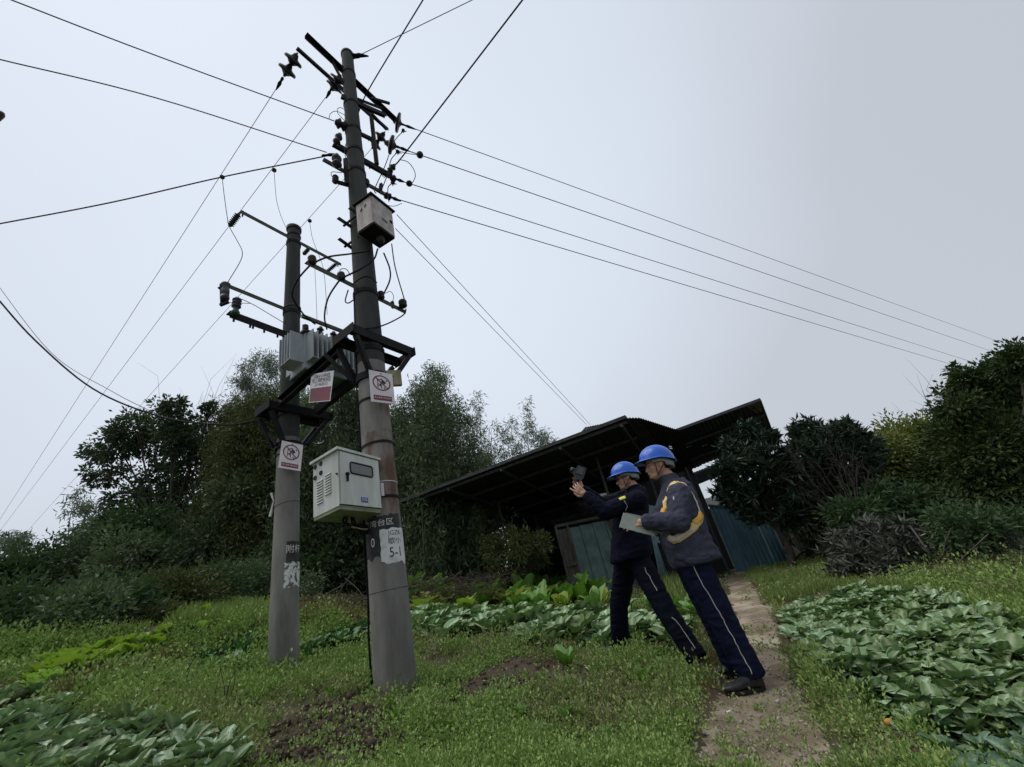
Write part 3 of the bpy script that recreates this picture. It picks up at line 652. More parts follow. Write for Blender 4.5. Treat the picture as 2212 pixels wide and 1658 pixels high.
wire([P(708, 337, 3.2), PZ(480, 383, 6.4), PZ(240, 438, 6.2), PZ(-6, 485, 6.1)], .011, 'thick wire running level to the left picture edge', ext=(0, .5), group=g1, name='overhead_wire')
wire([PZ(780, 118, 9.3), PZ(1025, -2, 9.3)], .008, 'thin wire leaving the very top of the front pole to the right', ext=(0, .6), group=g1, name='overhead_wire')
wire([PZ(772, 250, 7.9), PZ(797, 193, 8.0), PZ(917, -5, 8.0)], .012, 'thick wire climbing steeply to the top edge beside the pole top', ext=(0, .6), group=g1, name='overhead_wire')
wire([PZ(853, 357, 7.0), PZ(880, 325, 7.05), PZ(1133, -5, 7.1)], .014, 'thickest wire climbing to the top edge right of the pole', ext=(0, .6), group=g1, name='overhead_wire')
for k, (a, b) in enumerate((((857, 464), (1275, 918)), ((854, 494), (1267, 918)))):
    wire([P(*a, 3.5), P(*b, 10.6)], .0062, ('upper' if k == 0 else 'lower')+' of two service wires from the high box to the shed roof', mt='wire', group='service wires to the shed')
wire([P(556, 909, 4.15), P(480, 918, 4.3), P(345, 900, 4.6), P(200, 840, 4.6), P(75, 735, 4.4), P(-6, 645, 4.2)], .016, 'thick black cable curving from the left pole bracket up to the left edge', ext=(0, .4), name='overhead_cable', cat='cable')
wire([P(345, 898, 4.62), P(240, 845, 4.9), P(110, 762, 5.1), P(-6, 615, 5.2)], .006, 'thin wire beside the thick black cable on the left', ext=(0, .4), mt='wire', group=g1, name='overhead_wire')
wire([P(821, 1092, 3.4), P(868, 1080, 5.2), P(905, 1068, 7.2)], .008, 'pale cord tied from the front pole towards the shed', mt='wire', name='cord')
def jumper(pts, r, label, cat='cable', mt='cable'): return wire([P(*p) for p in pts], r, label, cat, mt, name='jumper_cable')
jumper([(802, 523, 3.42), (798, 541, 3.35), (757, 549, 3.2), (712, 555, 3.0), (681, 567, 2.95), (665, 579, 3.0), (641, 608, 3.2), (631, 636, 3.4), (640, 658, 3.6), (659, 683, 3.8), (681, 701, 3.95)], .0135, 'longest black cable looping from the upper box to the transformer')
jumper([(816, 538, 3.45), (807, 561, 3.3), (780, 581, 3.2), (744, 599, 3.15), (730, 611, 3.2), (708, 647, 3.5), (701, 685, 3.8), (706, 712, 4.0)], .0135, 'second black cable from the upper box to the transformer bushings')
jumper([(829, 547, 3.5), (842, 581, 3.55), (842, 606, 3.6), (829, 636, 3.65)], .013, 'short black cable hanging below the upper box right of the pole')
jumper([(846, 527, 3.6), (854, 579, 3.7), (874, 649, 3.9)], .010, 'rightmost black cable dropping from the upper box to the arm end')
jumper([(877, 668, 3.92), (874, 678, 3.85), (859, 689, 3.7), (823, 705, 3.45), (780, 712, 3.25), (742, 718, 3.6)], .011, 'black cable passing from the right arm end across the pole to the transformer')
jumper([(765, 631, 3.2), (766, 670, 3.2), (767, 708, 3.2)], .012, 'straight black cable beside the left edge of the front pole')
jumper([(760, 616, 3.15), (780, 601, 3.15), (798, 599, 3.2), (814, 611, 3.4)], .009, 'black cable bent round the front of the pole above the platform')
jumper([(752, 627, 3.2), (746, 650, 3.2), (753, 655, 3.2), (768, 645, 3.2)], .009, 'small hanging cable loop left of the front pole')
jumper([(871, 284, 4.3), (851, 307, 4.0), (832, 358, 3.8), (810, 407, 3.65), (812, 418, 3.5)], .009, 'left drop lead from the top right clamp to the upper box', mt='cable')
jumper([(859, 329, 4.0), (845, 345, 3.9), (838, 375, 3.8), (824, 411, 3.7), (822, 420, 3.6)], .009, 'middle drop lead from the second clamp to the upper box')
jumper([(848, 396, 3.9), (839, 404, 3.85), (838, 420, 3.8), (840, 436, 3.7)], .009, 'short drop lead from the third clamp to the upper box')
jumper([(862, 345, 3.9), (880, 350, 3.95), (893, 365, 3.98), (897, 382, 4.0), (890, 397, 4.0)], .008, 'round wire loop right of the crossarms')
jumper([(711, 256, 3.3), (714, 246, 3.3), (727, 241, 3.3), (751, 254, 3.3), (768, 275, 3.3)], .006, 'upper thin wire loop left of the pole head', mt='wire')
jumper([(752, 268, 3.3), (731, 247, 3.3), (730, 235, 3.3), (742, 236, 3.3), (766, 262, 3.3)], .006, 'lower thin wire loop left of the pole head', mt='wire')
jumper([(480, 385, 3.65), (484, 420, 3.6), (491, 470, 3.58), (495, 489, 3.55), (512, 520, 3.55), (523, 543, 3.55), (519, 565, 3.55), (491, 612, 3.55)], .006, 'thin drop lead from the leftmost line past the arm tip to the fuse', mt='cable')
jumper([(592, 369, 4.0), (597, 430, 4.2), (608, 470, 4.4), (622, 500, 4.5)], .005, 'thin drop lead from the middle line to the left pole head', mt='wire')
jumper([(669, 480, 4.6), (675, 515, 4.6), (690, 555, 4.6), (700, 590, 4.7), (707, 680, 4.7)], .005, 'thin drop lead from the right line behind the left pole', mt='wire')
jumper([(680, 575, 4.5), (683, 640, 4.5), (685, 700, 4.5)], .004, 'thin vertical lead above the transformer', mt='wire')
jumper([(516, 644, 3.52), (548, 659, 3.7), (580, 678, 3.9), (617, 700, 4.1)], .006, 'thin lead from the black arrester to the left pole', mt='cable')
jumper([(488, 654, 3.55), (510, 655, 3.53), (540, 656, 3.6)], .005, 'short thin lead between the fuse and the arrester', mt='cable')

jumper([(846, 318, 3.8), (858, 325, 3.8), (880, 332, 3.9), (905, 335, 4.0)], .007, 'thin lead along the second conductor clamp', mt='wire')
jumper([(831, 385, 3.9), (822, 375, 3.7), (812, 352, 3.6), (806, 322, 3.6)], .007, 'thin lead rising between the crossarms right of the pole', mt='cable')
jumper([(753, 300, 3.3), (745, 320, 3.2), (748, 345, 3.2), (760, 362, 3.2)], .007, 'thin curved lead left of the pole between the insulators', mt='cable')
jumper([(812, 425, 3.6), (828, 440, 3.65), (850, 446, 3.8), (868, 440, 4.0)], .006, 'thin slack lead under the lowest conductor', mt='wire')
jumper([(725, 388, 3.2), (716, 380, 3.2), (718, 372, 3.2), (738, 374, 3.2)], .006, 'small wire hook above the lowest left bracket', mt='wire')
jumper([(737, 595, 3.3), (735, 583, 3.3), (748, 582, 3.3), (757, 596, 3.3)], .006, 'small wire loop on the middle cable insulator', mt='wire')
jumper([(848, 655, 3.8), (850, 640, 3.8), (843, 630, 3.7), (833, 634, 3.6)], .005, 'thin loop over the right arm insulators', mt='wire')
# ------------------------------------------------------------------ foliage generators
rng = np.random.default_rng(11)
def leafmesh(name, C_, L, W, dirs=None, fold=.25, tone=None):
    n = len(C_); d = rng.normal(size=(n, 3)) if dirs is None else dirs+rng.normal(size=(n, 3))*.35
    d /= np.linalg.norm(d, axis=1)[:, None]+1e-9; q = rng.normal(size=(n, 3))+np.array((0, 0, .6)); w = np.cross(d, q); w /= np.linalg.norm(w, axis=1)[:, None]+1e-9
    nn = np.cross(w, d); L = np.asarray(L)*(.65+.7*rng.random(n)); W_ = L*W; L = L[:, None]; W_ = W_[:, None]
    v0 = C_; v1 = C_+d*L*.45+w*W_*.5+nn*W_*fold; v2 = C_+d*L-nn*L*.12; v3 = C_+d*L*.45-w*W_*.5+nn*W_*fold
    V = np.stack([v0, v1, v2, v3], 1).reshape(-1, 3); b = np.arange(n)[:, None]*4
    Fc = np.concatenate([b+np.array([0, 1, 2]), b+np.array([0, 2, 3])], 0)
    t = rng.random(n) if tone is None else tone
    return V, Fc, np.repeat(t, 4)
def leafobj(name, C_, L, W, mt, parent=None, dirs=None, fold=.25, tone=None):
    V, Fc, t = leafmesh(name, C_, L, W, dirs, fold, tone)
    if parent is not None: V = V-orig(parent)
    return link(name, npmesh(name, V, Fc, False, {'tone': t}), parent, mt)
def fol(name, c, c2, rough=.6, trans=.25): return mat(name, c, rough, None, attr=('tone', c2), trans=trans, spec=.25)
M['leaf_dark'] = fol('dark_tree_leaves', (.028, .048, .026), (.085, .12, .06))  # lightened slightly in place of distance haze
M['leaf_olive'] = fol('olive_bamboo_leaves', (.04, .055, .018), (.11, .12, .045))
M['leaf_bamboo'] = fol('bamboo_leaves', (.055, .085, .045), (.16, .20, .11))  # lightened in place of haze over the far trees
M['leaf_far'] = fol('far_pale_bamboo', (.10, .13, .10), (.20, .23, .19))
M['leaf_loquat'] = fol('loquat_leaves', (.012, .026, .016), (.045, .07, .042), .4, .1)
M['leaf_yellow'] = fol('yellow_green_leaves', (.09, .115, .03), (.24, .26, .08))
M['leaf_right'] = fol('right_tree_leaves', (.016, .033, .014), (.085, .12, .032))
M['leaf_grey'] = fol('grey_green_shrub_leaves', (.032, .042, .03), (.13, .135, .11), .5, .1)
M['leaf_creeper'] = fol('creeping_shrub_leaves', (.03, .058, .026), (.085, .13, .055))
M['bark'] = mat('dark_bark', (.03, .026, .022), .9, (.06, .05, .04), 12)
M['twig'] = mat('dry_twigs', (.10, .08, .066), .9, (.045, .036, .03), 12)
M['culm'] = mat('bamboo_stems', (.12, .13, .08), .7, (.06, .07, .04), 6)
M['straw'] = mat('dry_brown_brush', (.07, .05, .038), .9, (.03, .023, .018), 9)
def clump_pts(c, r, n, k=26, flat=.8, spread=.16, radial=False):
    """n leaves round twig ends spread through an ellipsoid; returns positions and outward directions"""
    m = max(3, n//k); u = rng.normal(size=(m, 3)); u /= np.linalg.norm(u, axis=1)[:, None]
    rad = (.35+.65*rng.random(m)**.6)[:, None]; cc = c+u*rad*r*np.array((1, 1, flat)); cc += rng.normal(size=(m, 3))*r*.12
    i = np.repeat(np.arange(m), k); o = rng.normal(size=(len(i), 3))
    if radial:
        o /= np.linalg.norm(o, axis=1)[:, None]; return cc[i]+o*spread*r*.12, o*np.array((1, 1, .7))+np.array((0, 0, .25))
    return cc[i]+o*spread*r, o+u[i]*.7+np.array((0, 0, -.25))
def tree(label, base, clumps, Y, leaf_L, W, nper, mt, name='tree', cat='tree', trunk_r=.12, dY=1.2, k=26, radial=False, spread=.16, lean=None, group=None, bark='bark', stems=1):
    bx, by, bz = base; t = thing(name, label, cat, base, group); P_, D_, = [], []; tr = MB(); scale = Y/FPX
    mean = np.mean([P(u, v, Y) for u, v, r in clumps], 0)
    fork = np.array(base)*.55+mean*.45
    top = spline([base, np.array(base)*.6+fork*.4+(.1, 0, 0), fork], 5)
    tr.tube(top, list(np.linspace(trunk_r, trunk_r*.6, len(top))), 8)
    for (u, v, r) in clumps:
        yy = Y+rng.uniform(-dY, dY)*.8; c = P(u, v, yy); R = r*np.linalg.norm(c-CAMP)/FPX*.78
        p, d = clump_pts(c, R, int(nper*(r/45)**2), k, .85, spread, radial); P_.append(p); D_.append(d)
        mid = fork*.5+c*.5+rng.normal(size=3)*.15; br = spline([fork, mid, c], 5); tr.tube(br, list(np.linspace(trunk_r*.38, trunk_r*.08, len(br))), 5)
        for _ in range(5):
            e_ = c+rng.normal(size=3)*R*.55; tr.tube([c*.4+mid*.6, c*.7+e_*.3, e_], [trunk_r*.10, trunk_r*.07, .004], 4)
    tr.build('trunk', M[bark], t)
    leafobj('crown', np.concatenate(P_), leaf_L, W, M[mt], t, np.concatenate(D_))
    return t
def GP(u, v, Y):
    """point on the ground straight below the sight line at distance Y"""
    p = P(u, v, Y); return np.array((p[0], p[1], H1(p[0], p[1])))
# ---- left hill trees
tree('dark broadleaf tree with an open crown standing alone on the left', GP(400, 1200, 14.5), [(370, 888, 34), (300, 925, 42), (255, 965, 40), (225, 1022, 30), (330, 965, 48), (390, 945, 46), (440, 935, 40), (425, 1005, 45), (345, 1045, 48), (290, 1085, 40), (400, 1085, 48), (470, 975, 30), (212, 980, 20), (250, 1130, 30), (455, 890, 20)], 14.5, .17, .5, 1500, 'leaf_dark', name='broadleaf_tree', trunk_r=.16, dY=1.6, k=30, spread=.13)
def bamboo(label, tips, vb, Y, n, mt, L=.2, r=.03, dY=1.5, wid=.5, name='bamboo', frm=.30, bend=.35, W=.18):
    b0 = GP(tips[len(tips)//2][0], vb, Y); t = thing(name, label, 'bamboo', b0); tb = MB(); PP, DD = [], []
    tips = list(tips)+[(u+rng.uniform(-16, 16), v+rng.uniform(8, 45)) for u, v in tips]
    for (u, v) in tips:
        yy = Y+rng.uniform(-dY, dY); tip = P(u, v, yy); x = P(u, vb, yy)[0]; base = np.array((x+rng.normal()*.2, yy, 0)); base[0] = x*.6+tip[0]*.4; base[2] = H1(base[0], yy)-.1
        top2 = base*.25+tip*.75; top2[0] += rng.normal()*.1; top2[2] = tip[2]*.78+base[2]*.22; sp = spline([base, base*.55+top2*.45, top2, tip], 7)
        tb.tube(sp, list(np.linspace(r, .006, len(sp))), 5)
        m = len(sp); js = rng.integers(int(m*frm), m, size=n//19); h = (js/m)
        c = np.array(sp)[js]+rng.normal(size=(len(js), 3))*wid*.85*(1.25-h[:, None])*np.array((1, 1, .45)); i = np.repeat(np.arange(len(js)), 14)
        PP.append(c[i]+rng.normal(size=(len(i), 3))*.13); DD.append(rng.normal(size=(len(i), 3))*.6+np.array((0, 0, -.5)))
    tb.build('culms', M['culm'], t); leafobj('foliage', np.concatenate(PP), L, W, M[mt], t, np.concatenate(DD)); return t
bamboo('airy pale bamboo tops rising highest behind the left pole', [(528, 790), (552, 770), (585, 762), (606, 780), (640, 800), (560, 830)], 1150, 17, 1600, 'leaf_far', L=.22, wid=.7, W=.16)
bamboo('olive bamboo thicket left of the left pole', [(500, 868), (520, 880), (545, 862), (565, 870), (590, 850), (530, 920), (480, 930), (470, 1010), (560, 960), (590, 980), (510, 1000), (450, 1080)], 1290, 13.5, 4300, 'leaf_olive', L=.17, wid=.62, frm=.1, W=.2)
bamboo('dense bamboo between the two concrete poles', [(655, 862), (680, 842), (705, 835), (730, 826), (752, 838), (770, 850), (665, 930), (720, 930), (760, 950), (640, 950)], 1290, 13, 3600, 'leaf_bamboo', L=.17, wid=.5, frm=.12)
bamboo('tall feathery bamboo just right of the front pole', [(872, 868), (900, 830), (925, 795), (945, 792), (958, 815), (905, 900), (890, 960), (940, 880), (875, 1010)], 1280, 12.5, 2600, 'leaf_bamboo', L=.16, wid=.38, frm=.15)
bamboo('bamboo filling the gap right behind the front pole', [(790, 880), (815, 862), (840, 880), (860, 900), (800, 950), (850, 960), (830, 1000)], 1290, 13.5, 3000, 'leaf_bamboo', L=.17, wid=.5, frm=.12)
bamboo('lower bamboo fringe over the left end of the roof', [(890, 990), (925, 975), (960, 990), (1000, 1000), (1035, 985), (870, 1030), (1010, 1030), (940, 1040)], 1280, 14.5, 2600, 'leaf_bamboo', L=.17, wid=.55, frm=.25)
bamboo('second bamboo clump behind the long roof edge', [(965, 880), (990, 868), (1010, 905), (980, 940), (950, 970), (1010, 975), (960, 1020)], 1280, 14, 1900, 'leaf_bamboo', L=.16, wid=.42, frm=.2)
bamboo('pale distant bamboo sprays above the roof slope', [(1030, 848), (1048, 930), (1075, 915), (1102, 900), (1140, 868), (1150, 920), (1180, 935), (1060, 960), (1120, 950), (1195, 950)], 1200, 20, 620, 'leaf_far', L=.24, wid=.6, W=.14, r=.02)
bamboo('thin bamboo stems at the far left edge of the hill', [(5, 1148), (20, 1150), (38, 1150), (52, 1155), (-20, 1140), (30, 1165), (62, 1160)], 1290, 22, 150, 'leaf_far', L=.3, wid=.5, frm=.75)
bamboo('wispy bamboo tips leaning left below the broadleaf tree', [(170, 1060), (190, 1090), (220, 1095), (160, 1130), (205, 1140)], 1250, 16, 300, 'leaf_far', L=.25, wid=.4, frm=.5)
def shrub(label, clumps, Y, L, W, n, mt, dY=.5, k=26, radial=False, group=None, spread=.16, stem=.02):
    u, v, r = clumps[0]; b = GP(u, v, Y); t = thing('shrub', label, 'shrub', b, group); PP, DD = [], []; st = MB()
    for (u, v, r) in clumps:
        c = P(u, v, Y+rng.uniform(-dY, dY)); R = r*np.linalg.norm(c-CAMP)/FPX*.9; p, d = clump_pts(c, R, int(n*(r/50)**2), k, .85, spread, radial); PP.append(p); DD.append(d)
        for _ in range(4): e_ = c+rng.normal(size=3)*R*.5; st.tube([b+rng.normal(size=3)*.08*np.array((1, 1, 0)), b*.4+e_*.6, e_], [stem, stem*.6, .003], 4)
    st.build('stems', M['bark'], t); leafobj('foliage', np.concatenate(PP), L, W, M[mt], t, np.concatenate(DD)); return t
hill = [((40, 1255, 50), (0, 1290, 50), (90, 1290, 50)), ((130, 1235, 50), (180, 1220, 45), (150, 1290, 50)), ((230, 1190, 45), (280, 1215, 50), (240, 1260, 55)), ((330, 1160, 50), (300, 1140, 40), (370, 1210, 60), (320, 1260, 50)),
        ((430, 1130, 45), (460, 1180, 60), (420, 1230, 55), (480, 1240, 50)), ((530, 1080, 55), (550, 1160, 60), (540, 1230, 55)), ((650, 1060, 50), (680, 1130, 60), (650, 1200, 60), (700, 1240, 60)), ((760, 1060, 50), (760, 1150, 60), (780, 1240, 60))]
hl = ['at the far left end of the hill row', 'second from the left on the hill row', 'below the wispy bamboo on the hill', 'under the open broadleaf tree', 'right below the broadleaf tree trunk', 'directly left of the left pole', 'between the poles behind the garden', 'hard against the left side of the front pole']
for k_, (c_, l_) in enumerate(zip(hill, hl)): shrub('dark evergreen bush '+l_, c_, 12.5, (.17, .13, .15)[k_ % 3], .5, 2600, ('leaf_creeper', 'leaf_dark', 'leaf_bamboo')[k_ % 3], 1.0, group='bushes along the hill')
low = [((20, 1405, 50), (-30, 1425, 60), (70, 1385, 46), (0, 1360, 50), (-60, 1370, 60)), ((120, 1375, 42), (170, 1350, 46), (110, 1340, 45), (180, 1310, 45)), ((230, 1330, 46), (280, 1325, 42), (230, 1290, 45)), ((340, 1295, 48), (400, 1290, 48), (330, 1340, 25)), ((460, 1275, 48), (520, 1265, 42), (430, 1320, 22)), ((560, 1250, 40), (640, 1270, 38), (590, 1280, 28))]
ll = ['leftmost low dark creeper mound on the slope', 'low dark creeper mound second from the left edge', 'low dark creeper mound above the bright lettuce bed', 'low dark creeper mound right of the lettuce bed top', 'low dark creeper mound before the left pole', 'low leafy mound seen right behind the left pole']
for c_, l_ in zip(low, ll):
    t = thing('shrub', l_, 'shrub', G(c_[0][0], c_[0][1]+c_[0][2]), 'creeper mounds'); PP, DD = [], []; st = MB()
    for (u, v, r) in c_:
        g = G(u, min(v+r*.75, 1440)); yy = max(4.4, min(g[1], 9.0)); c = P(u, v+10, yy+.3); R = r*np.linalg.norm(c-CAMP)/FPX*1.05; p, d = clump_pts(c, R, int(3600*(r/50)**2), 26, .8, .15); PP.append(p); DD.append(d)
        for _ in range(3): st.tube([(c[0], c[1], H1(c[0], c[1])-.05), c*.5+np.array((c[0], c[1], H1(c[0], c[1])))*.5+(.02, 0, 0), c+rng.normal(size=3)*R*.4], .008, 4)
    st.build('stems', M['bark'], t); leafobj('foliage', np.concatenate(PP), .075, .5, M[('leaf_creeper', 'leaf_bamboo', 'leaf_creeper', 'leaf_olive')[low.index(c_) % 4]], t, np.concatenate(DD))
shrub('pale leafed sapling on the slope left of the left pole', ((440, 1260, 20), (455, 1235, 16), (485, 1270, 20)), 8.0, .09, .4, 1800, 'leaf_bamboo', .3)
# understorey under the roof
shrub('dark thicket under the left end of the roof', ((880, 1150, 50), (930, 1170, 55), (990, 1150, 50), (900, 1220, 50), (960, 1220, 50), (1030, 1200, 50)), 14.5, .18, .4, 2000, 'leaf_creeper', 1.0)
shrub('olive bush beside the hut under the roof', ((1080, 1200, 32), (1120, 1180, 32), (1150, 1210, 32), (1100, 1235, 32), (1165, 1175, 24), (1060, 1170, 22), (1100, 1150, 18)), 10.2, .10, .35, 1700, 'leaf_olive', .4)
bamboo('bare thin bamboo stems under the roof', [(1020, 1120), (1040, 1125), (1090, 1130), (935, 1120), (985, 1120)], 1260, 11.5, 140, 'leaf_creeper', r=.018, dY=.5)
# ---- right trees
lq = dict(leaf_L=.17, W=.28, mt='leaf_loquat', k=11, radial=True, name='loquat_tree')
tree('dark loquat tree in front of the right end of the roof', GP(1690, 1190, 9.6), [(1600, 965, 42), (1572, 1015, 34), (1640, 1000, 46), (1592, 1065, 44), (1650, 1075, 46), (1700, 1020, 44), (1610, 935, 26), (1660, 950, 24), (1700, 1110, 34), (1630, 1110, 26)], 9.6, nper=1300, trunk_r=.09, dY=.6, **lq)
tree('taller dark loquat tree right of the roof with a leaning trunk', GP(1805, 1210, 9.2), [(1745, 935, 34), (1735, 985, 44), (1790, 955, 44), (1825, 935, 34), (1860, 955, 30), (1840, 1000, 44), (1780, 1030, 46), (1730, 1060, 44), (1850, 1050, 40), (1785, 1090, 36), (1750, 1110, 26), (1890, 975, 18)], 9.2, nper=1300, trunk_r=.10, dY=.6, **lq)
tree('yellow green tree between the loquat and the big right tree', GP(1960, 1150, 13), [(1945, 955, 44), (1995, 950, 42), (1915, 985, 42), (1965, 1005, 52), (2025, 985, 48), (1925, 1050, 50), (2000, 1060, 50), (2050, 1030, 46), (1900, 1005, 34), (2040, 940, 26)], 11, .12, .4, 2500, 'leaf_yellow', trunk_r=.12, dY=.8, spread=.2)
tree('big dark green tree filling the right edge', GP(2170, 1200, 8.6), [(2118, 850, 36), (2165, 815, 36), (2208, 780, 34), (2072, 885, 30), (2130, 905, 50), (2195, 870, 54), (2080, 950, 50), (2150, 985, 66), (2210, 960, 70), (2065, 1035, 54), (2130, 1075, 66), (2205, 1070, 70), (2210, 1170, 60), (2140, 1160, 54), (2050, 1110, 46), (2090, 1180, 40), (2085, 820, 20), (2050, 855, 16), (2060, 800, 12)], 8.6, .10, .5, 3000, 'leaf_right', trunk_r=.16, dY=1.1, spread=.2)
shrub('grey green long leafed bush beside the vegetable bed on the right', ((1830, 1180, 34), (1890, 1160, 36), (1950, 1165, 34), (1880, 1215, 38), (1945, 1220, 36), (1840, 1235, 32), (1990, 1200, 26), (1900, 1250, 26)), 6.6, .15, .26, 900, 'leaf_grey', .35, k=10, radial=True)
shrub('dark undergrowth behind the grey bush on the right', ((1900, 1100, 46), (1970, 1110, 50), (2050, 1160, 50), (1850, 1120, 40), (2010, 1200, 40)), 8.2, .12, .4, 1900, 'leaf_creeper', .6)
shrub('dark bushes low at the right edge behind the net', ((2150, 1180, 46), (2100, 1150, 40), (2205, 1170, 50), (2110, 1205, 34), (2170, 1215, 40), (2230, 1215, 46)), 6.0, .08, .45, 2600, 'leaf_creeper', .4)
shrub('dim bushes behind the trunk of the leaning loquat tree', ((1745, 1150, 40), (1780, 1150, 44), (1720, 1120, 36), (1810, 1140, 44), (1765, 1185, 30)), 12.0, .13, .45, 2200, 'leaf_bamboo', .5)
# bare branching tops
def bare(label, base, tips, r, mt, name='bare_tree', cat='tree', sub=5, fan=.35, Yv=.3):
    t = thing(name, label, cat, base); mb = MB(); base = np.array(base)
    for tp in tips:
        tp = np.array(tp)
        mid = base*.45+tp*.55+rng.normal(size=3)*.12; sp = spline([base, mid, tp], 5); mb.tube(sp, list(np.linspace(r, r*.15, len(sp))), 4)
        L = np.linalg.norm(tp-base)
        for _ in range(sub):
            k_ = rng.integers(4, len(sp)-1); s0 = sp[k_]; d = (tp-base)/L*rng.uniform(.15, .35)*L+rng.normal(size=3)*fan*L*.3; mb.tube([s0, s0+d*.5+rng.normal(size=3)*.03*L, s0+d], [r*.3, r*.2, r*.08], 4)
    mb.build('branches', M[mt], t); return t
bare('bare reddish twiggy tree leaning in front of the loquat', P(1858, 1135, 8.2), [P(u, v, 8.2+rng.uniform(-.4, .4)) for u, v in ((1702, 965), (1715, 1000), (1738, 950), (1765, 945), (1790, 960), (1815, 965), (1840, 975), (1862, 990), (1725, 1050), (1690, 1020), (1880, 1010), (1750, 1000), (1800, 1010))], .012, 'bark', sub=12)
bare('thin leafless tree against the sky left of the big right tree', GP(2075, 1100, 16), [P(u, v, 16) for u, v in ((1992, 845), (1988, 890), (2000, 930), (2018, 870), (2035, 850), (2010, 905))], .03, 'twig', sub=7)
bare('leafless twigs standing above the broadleaf tree', GP(450, 1150, 16), [P(u, v, 16) for u, v in ((434, 855), (450, 868), (465, 862), (478, 880), (425, 880), (490, 872), (345, 888))], .03, 'bark', sub=7)
# ------------------------------------------------------------------ shed
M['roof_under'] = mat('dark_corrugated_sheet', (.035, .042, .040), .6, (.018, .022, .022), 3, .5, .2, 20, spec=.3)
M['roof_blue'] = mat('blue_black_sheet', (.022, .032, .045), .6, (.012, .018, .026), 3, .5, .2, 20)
M['blue_sheet'] = mat('faded_blue_sheet', (.10, .20, .25), .6, (.055, .115, .15), 2.5, .5, .1, 20, stretch=(1, 1, .4))
M['teal'] = mat('teal_tarp', (.14, .20, .19), .7, (.08, .125, .12), 4, .5, .1)
M['pale_blue'] = mat('pale_blue_sheet', (.34, .52, .60), .6, (.22, .36, .44), 4)
M['wall_shade'] = mat('shaded_wall', (.012, .012, .013), .9, (.02, .02, .018), 3)  # darkness of the shed interior put into the wall colour
M['grey_wood'] = mat('grey_wood', (.13, .12, .10), .9, (.06, .055, .05), 8, stretch=(1, 1, .3))
M['translucent'] = mat('yellowed_sheet', (.34, .33, .22), .6, (.25, .24, .17), 4, trans=.4)
M['steelpost'] = mat('post_steel', (.06, .06, .062), .7, (.03, .03, .03), 8)
shed = thing('shed', 'long open shed with dark corrugated roofs behind the two workers', 'shed', (2, 12, H1(2, 12)))
def corr(a, b, c, d, name, mt, parent, pitch=.10, amp=.010, rows=2, th=.004):
    """corrugated sheet a-b (top edge) d-c (bottom edge); ridges run from ab to dc"""
    a, b, c, d = [np.array(p, float) for p in (a, b, c, d)]; w = np.linalg.norm(b-a); n = max(2, int(w/pitch))*4; nrm_ = np.cross(b-a, d-a); nrm_ /= np.linalg.norm(nrm_); vs = []
    wav = (-1, -1, 1, 1)
    for j in range(rows+1):
        for i in range(n+1):
            s, q = i/n, j/rows; vs.append((a*(1-s)+b*s)*(1-q)+(d*(1-s)+c*s)*q+nrm_*amp*wav[i % 4])
    m = n+1; fs = [(j*m+i, j*m+i+1, (j+1)*m+i+1, (j+1)*m+i) for j in range(rows) for i in range(n)]
    return MB().add(vs, fs).build(name, M[mt], parent)
def lerp(a, b, t): return np.array(a)*(1-t)+np.array(b)*t
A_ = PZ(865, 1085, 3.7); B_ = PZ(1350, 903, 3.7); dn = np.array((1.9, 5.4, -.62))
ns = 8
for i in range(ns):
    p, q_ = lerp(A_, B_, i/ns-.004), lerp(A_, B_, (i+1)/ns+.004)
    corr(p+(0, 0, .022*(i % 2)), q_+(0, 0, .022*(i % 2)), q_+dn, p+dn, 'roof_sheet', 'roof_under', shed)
for k in (.02, .22, .45, .7, .95):
    MB().bar(A_+dn*k-(0, 0, .06), B_+dn*k-(0, 0, .06), .05, .07).build('purlin', M['steelpost'], shed)
for k in (.02, .25, .5, .75, .98):
    p = lerp(A_, B_, k); MB().bar(p-(0, 0, .13), p+dn-(0, 0, .13), .05, .07).build('rafter', M['steelpost'], shed)
MB().bar(A_+(-.02, -.03, .012), B_+(.02, -.03, .012), .015, .075).build('eave_trim', M['steelpost'], shed)
MB().bar(B_+(.03, 0, .0), B_+dn+(.03, 0, 0), .02, .07).build('edge_trim', M['steelpost'], shed)
# step between the roofs, dropping to the right
C1 = PZ(1382, 903, 3.72); C2 = PZ(1467, 930, 3.55)
corr(B_, C1, C2+(.3, 2.4, -.3), B_+dn, 'roof_sheet', 'roof_under', shed); corr(C1, C2, C2+(1.2, 3.2, -.5), C1+dn, 'roof_sheet', 'roof_under', shed)
g1_, g2_ = P(1250, 940, 12.2), P(1265, 923, 12.2); g3_, g4_ = P(1312, 914, 11.5), P(1345, 925, 11.5)
corr(g2_, g3_, g4_+(0, 0, -.3), g1_, 'roof_sheet', 'roof_blue', shed)
